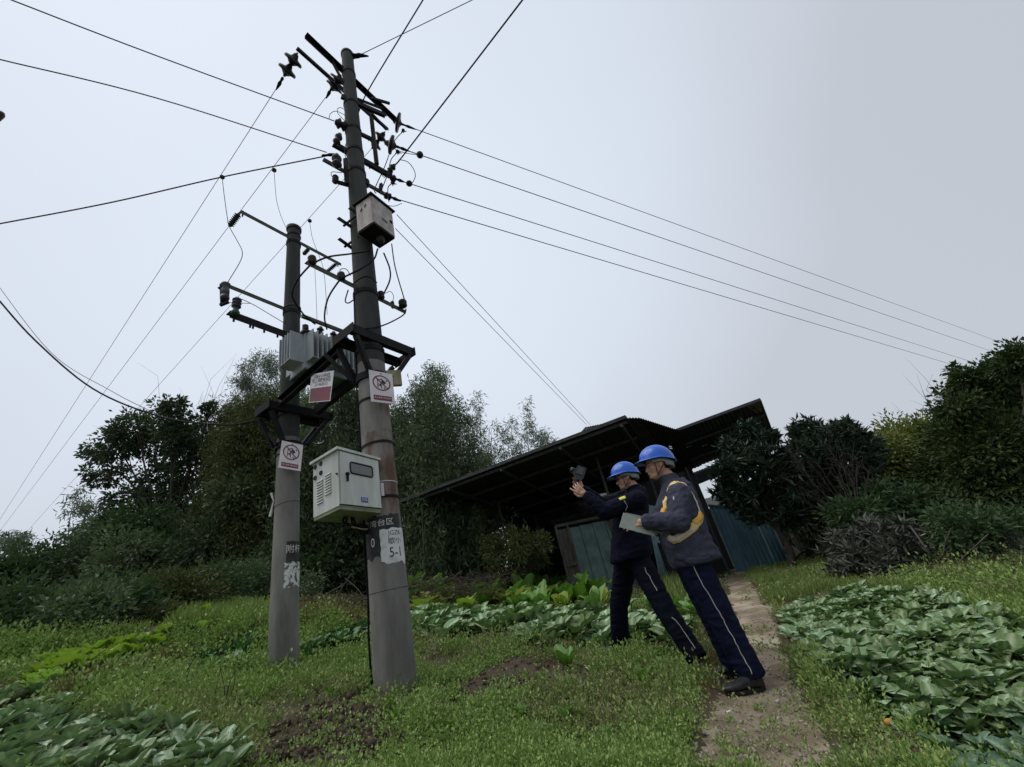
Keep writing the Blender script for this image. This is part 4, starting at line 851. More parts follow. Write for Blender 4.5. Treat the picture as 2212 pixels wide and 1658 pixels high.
# second, bluish roof towards the right
E1 = PZ(1425, 944, 3.9); E2 = PZ(1641, 865, 3.9); E3 = PZ(1672, 946, 3.35); E4 = E1+(E3-E2)*1.15+np.array((-.2, .3, 0))
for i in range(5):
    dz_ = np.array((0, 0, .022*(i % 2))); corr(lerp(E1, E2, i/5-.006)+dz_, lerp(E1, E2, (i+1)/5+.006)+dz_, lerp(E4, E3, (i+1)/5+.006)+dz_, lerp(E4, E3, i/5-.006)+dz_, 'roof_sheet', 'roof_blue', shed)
F1, F2 = lerp(E4, E3, 0)-(0, 0, .12), lerp(E4, E3, .9)-(0, 0, .12)
corr(F1, F2, P(1548, 1030, 13.2), P(1440, 1075, 13.2), 'roof_sheet', 'roof_under', shed)
MB().bar(E1+(0, -.03, .01), E2+(.02, -.03, .01), .015, .075).bar(E2+(.03, 0, .01), E3+(.03, 0, .01), .015, .075).build('eave_trim', M['steelpost'], shed)
for k in (.3, .7): MB().bar(lerp(E1, E4, k)-(0, 0, .05), lerp(E2, E3, k)-(0, 0, .05), .04, .06).build('purlin', M['steelpost'], shed)
tt = lambda u, v: (lambda r: CAMP+r*(np.dot(E2-CAMP, nE)/np.dot(r, nE)))(ray(u, v))
nE = np.cross(E2-E1, E3-E2); nE /= np.linalg.norm(nE)
if nE[2] > 0: nE = -nE
pv_ = [tt(1612, 877)+nE*.03, tt(1641, 866)+nE*.03, tt(1646, 888)+nE*.03, tt(1634, 891)+nE*.03]
MB().add(pv_+[p-nE*.01 for p in pv_], [(0, 1, 2, 3), (4, 7, 6, 5), (0, 4, 5, 1), (1, 5, 6, 2), (2, 6, 7, 3), (3, 7, 4, 0)]).build('translucent_panel', M['translucent'], shed)
MB().bar(tt(1622, 873)+nE*.045, tt(1641, 889)+nE*.045, .02, .02).bar(tt(1618, 882)+nE*.045, tt(1644, 876)+nE*.045, .02, .02).build('panel_frame', M['steelpost'], shed)
for (u0, u1, v) in ((1480, 1492, 965), (1515, 1527, 962)):
    MB().bar(tt(u0, v)+nE*.05, tt(u1, v-5)+nE*.05, .03, .01).build('gap_light_strip', M['white'], shed)  # white strips stand in for daylight showing through the roof gap
# posts
for (u, v, vt, Yp) in ((957, 1247, 1113, 12.2), (1095, 1177, 1085, 12.5), (1340, 1150, 985, 10.6), (1530, 1130, 1010, 12), (1440, 1130, 960, 11.3)):
    p = GP(u, v, Yp); zt_ = min(ZV(p[0], p[1], vt), 3.6); MB().cyl(p-(0, 0, .1), (p[0], p[1], zt_), .035, 8).build('post', M['steelpost'], shed)
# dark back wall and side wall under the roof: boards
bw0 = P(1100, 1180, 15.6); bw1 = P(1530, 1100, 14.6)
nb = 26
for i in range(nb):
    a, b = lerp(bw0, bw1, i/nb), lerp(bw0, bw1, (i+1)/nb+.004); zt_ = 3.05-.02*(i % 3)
    MB().box(((a[0]+b[0])/2, (a[1]+b[1])/2+.03*(i % 2), zt_/2), ((b[0]-a[0])/2, (b[1]-a[1])/2, 0), (0, .012, 0), (0, 0, zt_/2+.3)).build('wall_board', M['wall_shade'], shed)
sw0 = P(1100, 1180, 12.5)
MB().bar((sw0[0]+1.0, 15.6, 1.2), (sw0[0]+.9, 13.2, 1.2), .03, 3.2).build('side_wall', M['wall_shade'], shed)
MB().bar(P(1385, 1075, 11.6)*(1, 1, 0)+(0, 0, 1.4), P(1520, 1075, 12.6)*(1, 1, 0)+(0, 0, 1.4), .04, 2.6).build('inner_wall', M['wall_shade'], shed)
# blue corrugated fence at the end of the path
bf = thing('metal_fence', 'blue corrugated metal fence at the end of the path', 'fence', (5.3, 12.2, .1))
q0, q1 = G(1589, 1232), None; q0 = DP(1589, 1233, 11.0); q1 = DP(1724, 1190, 11.2); z0t = ZV(q0[0], q0[1], 1092); z1t = ZV(q1[0], q1[1], 1106)
for i in range(5):
    a, b = lerp(q0, q1, i/5+.002), lerp(q0, q1, (i+1)/5-.002); ta, tb_ = z0t+(z1t-z0t)*i/5, z0t+(z1t-z0t)*(i+1)/5
    corr((a[0], a[1], ta), (b[0], b[1], tb_), (b[0], b[1], b[2]-.15), (a[0], a[1], a[2]-.15), 'fence_sheet', 'blue_sheet', bf, pitch=.10, amp=.014)
MB().bar((q0[0], q0[1]-.05, z0t), (q1[0], q1[1]-.05, z1t), .04, .03).build('top_rail', M['grey_wood'], bf)
# small grey building behind the fence and low door left of it
hb = thing('outhouse', 'small grey roofed outbuilding seen above the blue fence', 'building', P(1552, 1100, 17))
c = P(1553, 1102, 17); MB().box(c-(0, 0, .9), (.55, .1, 0), (-.1, .6, 0), (0, 0, 1.0)).build('wall', M['grey_wood'], hb); corr(c+(-.75, -.7, .15), c+(.62, -.7, .12), c+(.62, .6, .55), c+(-.75, .6, .58), 'roof_sheet', 'roof_under', hb)
gd = thing('wooden_gate', 'low dark gate of planks left of the blue fence', 'gate', DP(1560, 1225, 11))
ga, gb = DP(1533, 1225, 11), DP(1586, 1232, 10.95)
for k in range(6):
    z_ = .12+.2*k; MB().bar((ga[0], ga[1], ga[2]+z_), (gb[0], gb[1], gb[2]+z_), .025, .17).build('plank', M['roof_under'] if k < 5 else M['grey_wood'], gd)
# hut of sheets left of the workers
ht = thing('sheet_hut', 'small hut clad in teal sheets and wire mesh left of the first worker', 'hut', DP(1260, 1262, 11))
h0, h1 = DP(1199.5, 1137.5, 10.6), DP(1225.5, 1262, 10.9); h2 = DP(1312, 1114, 10.6); zz = H1(h0[0], h0[1])-.1
for p_ in (h0, lerp(h0, h2, .22), h2): MB().cyl((p_[0], p_[1], zz), tuple(p_), .035, 7).build('post', M['grey_wood'], ht)
MB().bar(h0, h2, .06, .07).build('top_rail', M['grey_wood'], ht); MB().bar(h0*(1, 1, 0)+(0, 0, zz+.85), lerp(h0, h2, .22)*(1, 1, 0)+(0, 0, zz+.87), .05, .05).build('mid_rail', M['grey_wood'], ht)
for i in range(4):
    a, b = lerp(h0, h2, .20+.24*i), lerp(h0, h2, .20+.24*(i+1)-.01); corr(a-(0, 0, .1), b-(0, 0, .12), (b[0], b[1], zz), (a[0], a[1], zz), 'wall_sheet', 'teal', ht, pitch=.12, amp=.008)
a, b = h0, lerp(h0, h2, .2); corr(a+(0, .05, -.1), b+(0, .05, -.1), (b[0], b[1]+.05, zz), (a[0], a[1]+.05, zz), 'mesh_panel', 'grey_wood', ht, pitch=.2, amp=.004)
corr(h0+(-.1, -.15, .06), h2+(.6, -.15, .2), h2+(.6, 1.4, .42), h0+(-.1, 1.4, .32), 'roof_sheet', 'roof_under', ht)
pb = thing('blue_panel', 'pale blue ribbed panel between the two workers', 'panel', DP(1420, 1260, 10))
a, b = DP(1392, 1088, 10.4), DP(1428, 1098, 10.4); corr(a, b, DP(1465, 1262, 10.6), DP(1428, 1265, 10.6), 'panel_sheet', 'pale_blue', pb, pitch=.12, amp=.01)
wt = thing('water_tank', 'white topped grey tank standing in the dark shed', 'tank', DP(1300, 1115, 10.4))
c = DP(1300, 1072, 10.5); MB().cyl(c-(0, 0, .55), c-(0, 0, .02), .17, 18, .15).build('tank_body', M['grey_wood'], wt); MB().cyl(c-(0, 0, .0195), c+(0, 0, .04), .16, 18, .14).build('tank_lid', M['white'], wt)
# ------------------------------------------------------------------ odds and ends on the right
lg = thing('sawn_log', 'short sawn log on the grassy mound before the blue fence', 'log', DP(1703, 1195, 9.6))
a, b = DP(1696, 1182, 9.6), DP(1712, 1200, 9.4); MB().cyl(a, b+(.1, 0, -.05), .13, 14).build('log_body', M['grey_wood'], lg)
cs_ = thing('concrete_slab', 'grey brown slab leaning beside the blue fence', 'slab', DP(1728, 1188, 10.4)); MB().bar(DP(1712, 1136, 10.5), DP(1738, 1188, 10.4), .34, .08, (0, 1, 0)).build('slab_body', M['box_old'], cs_)
pl_ = thing('pale_pole', 'pale bamboo pole sticking out over the net on the right', 'pole', P(2000, 1153, 6.4)); MB().tube([P(1985, 1160, 6.5), P(2045, 1137, 6.1), P(2098, 1119, 5.8)], .012, 8).build('pole_body', M['wood_pale'], pl_)
sk = MB()
for _ in range(46):
    u, v = rng.uniform(1985, 2080), rng.uniform(1190, 1290); a = P(u, v, rng.uniform(5.4, 6.2)); d = rng.normal(size=3)*(.35, .15, .2)+(.12, 0, -.12); sk.tube([a, a+d*.5+(0, 0, .02), a+d], .006, 4)
tag(sk.build('stick_heap', M['twig']), 'heap of dry sticks at the foot of the big right tree', 'sticks')
for k, (p, q_) in enumerate((((1965, 1135), (2075, 1290)), ((2060, 1285), (2000, 1180)), ((2070, 1235), (2105, 1232)), ((2075, 1265), (2110, 1268)))):
    t_ = MB().tube([P(*p, 6.0), P(*q_, 5.6)], .011, 6).build('stake', M['grey_wood']); tag(t_, ('long thin stake slanting through the grey bush', 'stake leaning left beside the stick heap', 'upper short stake pointing right from the stick heap', 'lower short stake pointing right from the stick heap')[k], 'stake')
# sagging plant net at the right edge
nm_ = MB(); q00, q10, q11, q01 = P(2085, 1080, 6.2), P(2230, 1160, 4.9), P(2240, 1245, 4.8), P(2080, 1245, 5.8)
def nt_(s, t): p = lerp(lerp(q00, q10, s), lerp(q01, q11, s), t); return p-np.array((0, 0, .10*math.sin(math.pi*s)*(1-t)))
for i in range(26): nm_.tube([nt_(i/25, t) for t in np.linspace(0, 1, 7)], .0022, 3, False)
for j in range(17): nm_.tube([nt_(s, j/16) for s in np.linspace(0, 1, 9)], .0022, 3, False)
tag(nm_.build('garden_net', M['dark']), 'black plant net hung across the lower right of the big tree', 'net')
# brush heaps behind the beds
def brush(label, poly, Y0, Y1, n, r=.008, L=.6):
    mb = MB(); us = [p[0] for p in poly]; vs_ = [p[1] for p in poly]; c = 0
    while c < n:
        u, v = rng.uniform(min(us), max(us)), rng.uniform(min(vs_), max(vs_))
        if not in_poly(np.array([u]), np.array([v]), poly)[0]: continue
        a = P(u, v, rng.uniform(Y0, Y1)); d = rng.normal(size=3)*(L, L*.6, L*.26); mb.tube([a-d*.5, a+rng.normal(size=3)*.03, a+d*.5], [r, r*.8, r*.4], 4); c += 1
    return tag(mb.build('brush_heap', M['straw']), label, 'brush')
brush('long low heap of cut branches behind the vegetable rows right of the pole', [(868, 1252), (1060, 1240), (1070, 1285), (880, 1300)], 7.9, 9.4, 300, .0055, .5)
brush('brown dry brush on the bank between the two poles', [(632, 1300), (800, 1292), (800, 1330), (700, 1345), (632, 1350)], 6.6, 7.6, 420, .006, .4)
MB_ = MB()
for (a, b) in (((640, 1312), (795, 1308)), ((700, 1345), (760, 1240)), ((650, 1330), (740, 1265)), ((745, 1250), (800, 1310))): MB_.tube(spline([P(*a, 7.0), lerp(P(*a, 7), P(*b, 7), .5)+(0, 0, .05), P(*b, 7.0)], 5), .008, 5)
tag(MB_.build('fallen_branches', M['grey_wood']), 'thin fallen branches lying across the brown bank between the poles', 'branches')
# ------------------------------------------------------------------ garden beds
def leafgrid(name, L, Wd, pet=.35, th0=60, curl=70, cup=.25, wav=.0, pw=.10, m=None, seed=0, tipw=1.0):
    ss = [0, pet*.5, pet, pet+(1-pet)*.14, pet+(1-pet)*.38, pet+(1-pet)*.62, pet+(1-pet)*.84, 1.0]; nv, nu = len(ss), 5; rr = random.Random(seed); vs, rib = [], []; y = z = 0; sp_ = 0
    for j, s in enumerate(ss):
        th = math.radians(th0-curl*s**1.4); y += math.cos(th)*L*(s-sp_); z += math.sin(th)*L*(s-sp_); sp_ = s
        if s <= pet: w = pw*(1-.25*s/pet)
        else: q = (s-pet)/(1-pet); w = pw*.5+(1-pw*.5)*max(0, 1-(2*(q**.9)-1.0)**2)**.5
        if j == nv-1: w = .34
        w *= Wd/2
        for i in range(nu):
            t = (i-(nu-1)/2)/((nu-1)/2); x = t*w; dz = cup*abs(t)**1.6*w*.9+wav*L*math.sin(s*15+t*4+seed)*abs(t)*(s > pet)
            nyv, nzv = -math.sin(th), math.cos(th); bk = -.06*L*t*t*(j == nv-1); vs.append((x, y+nyv*dz+math.cos(th)*bk, z+nzv*dz+math.sin(th)*bk)); rib.append(1.0 if s < pet*.8 else (.85 if i == 2 else 0.0)*(1-s*.5))
    fs = [(j*nu+i, j*nu+i+1, (j+1)*nu+i+1, (j+1)*nu+i) for j in range(nv-1) for i in range(nu-1)]
    me = bpy.data.meshes.new(name); me.from_pydata(vs, [], fs); me.polygons.foreach_set('use_smooth', [True]*len(fs))
    at = me.attributes.new('rib', 'FLOAT', 'POINT'); at.data.foreach_set('value', rib); me.materials.append(m); me.update(); return me
def vegmat(name, c, c2, rib, rough=.55, spec=.22, trans=.12, scale=25):
    m = mat(name, c, rough, c2, scale, .5, .35, 70, spec=spec, trans=trans, attr=('rib', rib)); t = m.node_tree; b = t.nodes['Principled BSDF']
    src = b.inputs['Base Color'].links[0].from_socket; oi = t.nodes.new('ShaderNodeObjectInfo'); hs_ = t.nodes.new('ShaderNodeHueSaturation')
    for k_, (lo, hi) in (('Hue', (.475, .51)), ('Value', (.62, 1.5)), ('Saturation', (1.2, .8))):   # every plant and leaf differs a little
        r_ = t.nodes.new('ShaderNodeMapRange'); r_.inputs[3].default_value = lo; r_.inputs[4].default_value = hi; t.links.new(oi.outputs['Random'], r_.inputs[0]); t.links.new(r_.outputs[0], hs_.inputs[k_])
    t.links.new(src, hs_.inputs['Color']); t.links.new(hs_.outputs[0], b.inputs['Base Color']); return m
M['bok'] = vegmat('bok_choy_leaf', (.095, .175, .065), (.16, .25, .11), (.55, .62, .44))
M['bok_pale'] = vegmat('pale_bok_choy_leaf', (.12, .20, .10), (.19, .27, .15), (.60, .66, .48))
M['cab'] = vegmat('blue_green_leaf', (.06, .125, .065), (.10, .175, .10), (.34, .42, .28))
M['let'] = vegmat('bright_lettuce_leaf', (.19, .30, .045), (.30, .42, .09), (.34, .42, .18), .5, .3, .25)
M['let_y'] = vegmat('yellowing_leaf', (.32, .34, .10), (.20, .27, .05), (.46, .44, .26), .6, .3, .25)
M['let_d'] = vegmat('tall_lettuce_leaf', (.085, .19, .03), (.13, .25, .05), (.24, .36, .12), .5, .3, .25)
M['coll'] = vegmat('dark_green_leaf', (.05, .13, .05), (.09, .18, .07), (.12, .2, .1), .5, .4)
M['wilt'] = vegmat('wilted_leaf', (.38, .33, .2), (.25, .2, .1), (.5, .48, .36), .7, .2, .1)
def plant_kind(key, m, L, Wd, n, ths, curl, pet, cup=.25, wav=0., pw=.12, tipw=1.0):
    ls = [leafgrid('leaf_'+key, L*sc, Wd*sc, pet, th, cu, cup, wav, pw, M[m], k, tipw) for k, (th, cu, sc) in enumerate([(ths[0], curl, 1), (ths[0]+8, curl*.8, .95), ((ths[0]+ths[1])/2, curl, .92), (ths[1], curl*.7, .75), (ths[1]+6, curl*.5, .55)])]
    return dict(key=key, leaves=ls, n=n)
K = {'bok': plant_kind('bok', 'bok', .185, .108, 12, (44, 78), 48, .30), 'bok2': plant_kind('bok2', 'bok_pale', .22, .10, 11, (50, 80), 42, .34, .35, .01),
     'cab': plant_kind('cab', 'cab', .21, .15, 12, (18, 62), 40, .22, .35, .012), 'let': plant_kind('let', 'let', .17, .10, 11, (58, 82), 38, .2, .3, .035),
     'lety': plant_kind('lety', 'let_y', .26, .12, 9, (50, 78), 60, .3, .3, .03), 'letd': plant_kind('letd', 'let_d', .34, .13, 11, (62, 82), 35, .25, .3, .025),
     'coll': plant_kind('coll', 'coll', .17, .12, 8, (35, 70), 60, .3, .25, .02)}
def layout(kd, r):
    out_ = []; n = kd['n']+r.randint(-2, 2)
    for i in range(n):
        f_ = i/n; idx = min(4, int(f_*5)) if r.random() > .15 else r.randint(0, 4)
        out_.append((idx, i*2.399+r.uniform(-.3, .3), r.uniform(.8, 1.15), r.uniform(-.12, .12), r.uniform(-.12, .12)))
    return out_
_merged = {}
def merged(key):
    if key not in _merged:
        _merged[key] = []
        for s in range(6):
            r = random.Random(s*31+7); V_, F_, R__, mm = [], [], [], None
            for (idx, az, sc, tx, ty) in layout(K[key], r):
                me = K[key]['leaves'][idx]; mm = me.materials[0]; Mx = Euler((tx, ty, az)).to_matrix()*sc; b = len(V_)
                V_ += [tuple(Mx @ v.co) for v in me.vertices]; F_ += [tuple(b+i for i in p.vertices) for p in me.polygons]; R__ += [d.value for d in me.attributes['rib'].data]
            me2 = bpy.data.meshes.new('plant_'+key); me2.from_pydata(V_, [], F_); me2.polygons.foreach_set('use_smooth', [True]*len(F_))
            at = me2.attributes.new('rib', 'FLOAT', 'POINT'); at.data.foreach_set('value', R__); me2.materials.append(mm); me2.update(); _merged[key].append(me2)
    return _merged[key]
pr = random.Random(5)
def plant(key, x, y, sc, name, label, group, parts=True, tilt=.0):
    z = GZ(x, y)-.012; rz = pr.uniform(0, 6.28)
    if parts:
        t = thing(name, label, 'vegetable', (x, y, z), group, rz); t.scale = (sc,)*3
        for (idx, az, s2, tx, ty) in layout(K[key], pr):
            o = bpy.data.objects.new('leaf', K[key]['leaves'][idx]); COL.objects.link(o); o.parent = t; o.rotation_euler = (tx, ty, az); o.scale = (s2,)*3
    else:
        o = bpy.data.objects.new(name, pr.choice(merged(key))); COL.objects.link(o); o.location = (x, y, z); o.rotation_euler = (pr.uniform(-.1, .1), pr.uniform(-.1, .1), rz); o.scale = (sc,)*3; tag(o, label, 'vegetable', group)
def gmany(us, vs_):
    """many sight lines onto the ground at once"""
    us = np.asarray(us, float); vs_ = np.asarray(vs_, float)
    r = FPX*_F[None]+(us-CX)[:, None]*_R-(vs_-CY)[:, None]*_U; r /= np.linalg.norm(r, axis=1)[:, None]; t = np.full(len(us), .8); live = np.ones(len(us), bool); res = np.full((len(us), 3), np.nan)
    for _ in range(520):
        p = CAMP+r*t[:, None]; hit = live & (p[:, 2] < hgt(p[:, 0], p[:, 1])); res[hit] = p[hit]; live &= ~hit; t = np.where(live, t*1.007, t)
        if not live.any(): break
    return res
def field(poly, spacing, jit=.35, rowdir=0.0, keep=1.0):
    us = [p[0] for p in poly]; vs_ = [p[1] for p in poly]; g = gmany(np.linspace(min(us), max(us), 9).repeat(7), np.tile(np.linspace(min(vs_), max(vs_), 7), 9)); g = g[~np.isnan(g[:, 0])]
    pg = [G(*p) for p in poly]; x0, x1 = min(p[0] for p in pg), max(p[0] for p in pg); y0, y1 = min(p[1] for p in pg), max(p[1] for p in pg); res = []
    ca, sa = math.cos(rowdir), math.sin(rowdir); R0 = max(x1-x0, y1-y0); cx, cy = (x0+x1)/2, (y0+y1)/2; n = int(R0/spacing)+2
    for i in range(-n, n+1):
        for j in range(-n, n+1):
            a, b = i*spacing+(j % 2)*spacing/2+pr.uniform(-jit, jit)*spacing, j*spacing*.9+pr.uniform(-jit, jit)*spacing
            x, y = cx+a*ca-b*sa, cy+a*sa+b*ca
            if y < .6: continue
            u, v, d = proj((x, y, H1(x, y)))
            if d > 0 and in_poly(np.array([u]), np.array([v]), poly)[0] and pr.random() < keep: res.append((d, x, y))
    return sorted(res)
beds = [
 ('bok', [(1680, 1298), (1800, 1280), (1910, 1290), (2010, 1288), (2110, 1308), (2212, 1355), (2330, 1430), (2330, 1570), (2010, 1570), (1940, 1540), (1825, 1510), (1775, 1440), (1725, 1390)], .125, 'bok_choy', 'leafy bok choy plant in the dense bed right of the path', 'bok choy in the right bed', 110, .86, 1.0),
 ('cab', [(1985, 1550), (2330, 1560), (2330, 1760), (2070, 1760), (2045, 1640), (2005, 1590)], .16, 'cabbage', 'dark blue green cabbage at the lower right corner', 'cabbages at the lower right', 30, .72, 1.0),
 ('bok2', [(-120, 1560), (60, 1545), (250, 1565), (420, 1590), (505, 1630), (500, 1760), (-120, 1760)], .13, 'pale_bok_choy', 'pale veined bok choy in the bed at the lower left corner', 'bok choy in the lower left bed', 60, .78, 1.0),  # bok choy, drawn with the paler leaf
 ('bok2', [(-60, 1500), (100, 1500), (190, 1525), (250, 1560), (60, 1545), (-120, 1560)], .2, 'pale_bok_choy', 'smaller bok choy behind the lower left bed', 'bok choy behind the lower left bed', 12, .7, .8),
 ('bok', [(885, 1340), (1000, 1330), (1150, 1332), (1310, 1325), (1420, 1335), (1500, 1370), (1480, 1395), (1330, 1398), (1100, 1392), (900, 1385)], .25, 'leafy_cabbage', 'blue green leafy cabbage in the row between the pole and the workers', 'bok choy in the middle row', 45, 1.55, 1.0),
 ('lety', [(888, 1290), (1000, 1282), (1310, 1278), (1310, 1312), (1100, 1318), (890, 1325)], .36, 'mustard_plant', 'yellowing leaf mustard in the back row of the garden', 'leaf mustard in the back row', 30, 2.0, .55),
 ('letd', [(888, 1283), (1000, 1276), (1310, 1272), (1310, 1312), (1100, 1318), (890, 1325)], .40, 'lettuce', 'tall green lettuce in the back row of the garden', 'tall lettuce in the back row', 30, 1.85, .62),
 ('let', [(50, 1478), (150, 1432), (260, 1400), (350, 1366), (352, 1400), (230, 1440), (90, 1500)], .115, 'lettuce', 'bright yellow green lettuce in the left terrace bed', 'bright lettuce in the left bed', 30, 1.15, 1.0),
 ('let', [(405, 1360), (440, 1343), (475, 1350), (460, 1385), (415, 1395)], .22, 'lettuce', 'bright lettuce at the right end of the left terrace', 'bright lettuce at the end of the left bed', 10, 1.3, .8),
 ('coll', [(-60, 1520), (50, 1505), (120, 1500), (60, 1480), (0, 1490), (-80, 1500)], .22, 'collard', 'small dark collard at the left end of the terrace bed', 'collards left of the bright lettuce', 10, .9, .8),
 ('coll', [(632, 1425), (700, 1385), (798, 1348), (798, 1385), (720, 1410), (640, 1445)], .16, 'collard', 'small dark green collard between the two poles', 'collards between the poles', 20, 1.3, .9),
 ('coll', [(390, 1440), (470, 1405), (560, 1375), (560, 1430), (480, 1460), (410, 1465)], .2, 'collard', 'dark collard on the slope left of the left pole', 'collards left of the left pole', 16, 1.25, .8),
 ('letd', [(1395, 1330), (1440, 1300), (1490, 1310), (1510, 1345), (1450, 1350)], .3, 'lettuce', 'tall lettuce seen between the two workers', 'lettuce between the workers', 10, .8, .9)]
npart = 0
for key, poly, sp_, name, label, grp, npt, sc, keep in beds:
    pts = field(poly, sp_, .3, .3, keep)
    cap = {'bok choy in the right bed': 285, 'leaf mustard in the back row': 90, 'tall lettuce in the back row': 100, 'bright lettuce in the left bed': 130, 'bok choy in the lower left bed': 100, 'bok choy in the middle row': 105}.get(grp, 75)
    if len(pts) > cap: kp = sorted(pr.sample(range(len(pts)), cap)); pts = [pts[i] for i in kp] if 'row' in grp else pts[:cap]
    for i, (d, x, y) in enumerate(pts):
        plant(key, x, y, sc*pr.uniform(.8, 1.2), name, label, grp, i < npt and npart < 175); npart += (i < npt)
for (u, v, sc, key, lb) in ((1228, 1450, .85, 'letd', 'tallest single lettuce standing in the weeds before the left worker'), (1133, 1398, .62, 'letd', 'medium lettuce standing left of the tallest one'), (970, 1412, .45, 'letd', 'small lettuce near the right side of the front pole'),
                       (1388, 1480, .55, 'letd', 'low lettuce growing at the feet of the left worker'), (1430, 1420, .5, 'letd', 'small lettuce just behind the leg of the left worker'), (1600, 0, 0, '', '')):
    if sc: g = G(u, v); plant(key, g[0], g[1], sc, 'lettuce', lb, None)
for k_, u in enumerate(range(895, 1310, 19)):
    v = 1316+pr.uniform(-8, 14); g = G(u, v); kk = pr.choice(('letd', 'let', 'lety', 'letd'))
    plant(kk, g[0], g[1], {'letd': 1.35, 'let': 2.2, 'lety': 1.5}[kk]*pr.uniform(.8, 1.15), 'lettuce' if kk != 'lety' else 'mustard_plant', 'tall leafy green in the front line of the back row' if kk != 'lety' else 'yellowing mustard in the front line of the back row', 'front line of the back row '+('greens' if kk != 'lety' else 'mustards'), k_ % 2 == 0)
wk = 0
for (u, v) in [(pr.uniform(380, 1480), pr.uniform(1440, 1640)) for _ in range(150)]+[(pr.uniform(1500, 1900), pr.uniform(1330, 1650)) for _ in range(40)]:
    if wk >= 75: break
    if any(in_poly(np.array([u]), np.array([v]), b_[1])[0] for b_ in beds) or in_poly(np.array([u]), np.array([v]), PATH)[0] or any(in_poly(np.array([u]), np.array([v]), s_)[0] for s_ in SOIL[:2]): continue
    if min(math.hypot(G(u, v)[0]-BX, G(u, v)[1]-BY), math.hypot(G(u, v)[0]-LX, G(u, v)[1]-LY)) < .2: continue
    g = G(u, v); plant(pr.choice(('coll', 'letd', 'let')), g[0], g[1], pr.uniform(.18, .36), 'broadleaf_weed', 'small broad leaved weed standing in the ground cover', 'broad leaved weeds in the ground cover', False); wk += 1
# ------------------------------------------------------------------ weeds
M['weed'] = fol('chickweed_leaves', (.12, .205, .05), (.38, .48, .16), .5, .2)
M['weed_dull'] = fol('dull_weed_leaves', (.12, .16, .06), (.36, .36, .16), .6, .2)
M['grass'] = fol('grass_blades', (.12, .19, .05), (.32, .38, .13), .5, .25)
M['drygrass'] = fol('dry_grass', (.12, .10, .045), (.30, .24, .12), .7, .2)
allbeds = [b[1] for b in beds]
n0 = 85000; U_ = rng.uniform(-500, 3000, n0); V_ = 1170+600*rng.random(n0)**.85
g = gmany(U_, V_); ok = ~np.isnan(g[:, 0]); g = g[ok]; U_ = U_[ok]; V_ = V_[ok]; dist = np.hypot(g[:, 0], g[:, 1])
on_path = in_poly(U_, V_, PATH)
pe = np.zeros(len(g), bool)
soil = np.zeros(len(g), bool)
for s in SOIL: soil |= in_poly(U_+50*(fbm(g[:, 0], g[:, 1], 4, 3, 5)-.5), V_+30*(fbm(g[:, 0], g[:, 1], 4, 3, 6)-.5), s)
bed = np.zeros(len(g), bool)
for b in allbeds: bed |= in_poly(U_, V_, b)
nz_ = fbm(g[:, 0], g[:, 1], 1.6, 4, 21)
keep = (rng.random(len(g)) < np.where(on_path, .05, np.where(soil, .045, np.where(bed, .03, np.clip((nz_-.33)*4.0, .08, 1))))) & (dist < 13)
# worn edges of the path: fewer weeds close to it
pxl = in_poly(U_+45, V_, PATH) | in_poly(U_-45, V_, PATH)
keep &= ~(pxl & (rng.random(len(g)) < .55))
g = g[keep]; U_ = U_[keep]; V_ = V_[keep]; dist = dist[keep]; nz_ = nz_[keep]
gz = np.array([GZ(x, y) for x, y in g[:, :2]]); 
kind = rng.random(len(g))
dull = (fbm(g[:, 0], g[:, 1], .9, 3, 33) > .57) | ((U_ > 1500) & (U_ < 1950) & (rng.random(len(g)) < .6))
def tufts(sel, name, label, mt, per, Lf, Wf, rad, up, kindname='stuff', flat=.95):
    c = g[sel]; z = gz[sel]; d = dist[sel]; f_ = np.clip(d/2.6, .8, 2.2); i = np.repeat(np.arange(len(c)), per); o = rng.normal(size=(len(i), 3)); o /= np.linalg.norm(o, axis=1)[:, None]; o *= (rng.random(len(i))**.5)[:, None]
    o[:, 2] = np.abs(o[:, 2]); C_ = np.stack([c[i, 0], c[i, 1], z[i]], 1)+o*rad*(f_*(.45+1.5*rng.random(len(c))**2))[i][:, None]*np.array((1, 1, flat)); dd = o*1.0+np.array((0, 0, up))
    ob = leafobj(name, C_, Lf*f_[i]**.8, Wf, M[mt], None, dd, .2); tag(ob, label, None, None, 'stuff'); return ob
a = (kind < .93) & ~dull; b = (kind < .93) & dull; c_ = kind >= .93
tufts(a, 'chickweed', 'low bright green chickweed carpeting the ground round the poles', 'weed', 28, .0150, .75, .058, .25)
tufts(b, 'weeds', 'duller low weeds along the path edges and under the poles', 'weed_dull', 20, .0155, .65, .055, .25)
tufts(c_, 'grass', 'short grass blades among the weeds', 'grass', 8, .035, .09, .03, 1.3, flat=.1)
inbed = np.zeros(len(g), bool)
for b_ in allbeds: inbed |= in_poly(U_, V_, b_)
big = (rng.random(len(g)) < .05*np.clip((nz_-.35)*5, 0, 2)) & ~inbed & ~in_poly(U_, V_, PATH)
tufts(big & (dist < 7), 'leafy_weeds', 'taller leafy weed clumps standing up out of the ground cover', 'weed', 52, .021, .55, .075, .6, flat=1.25)
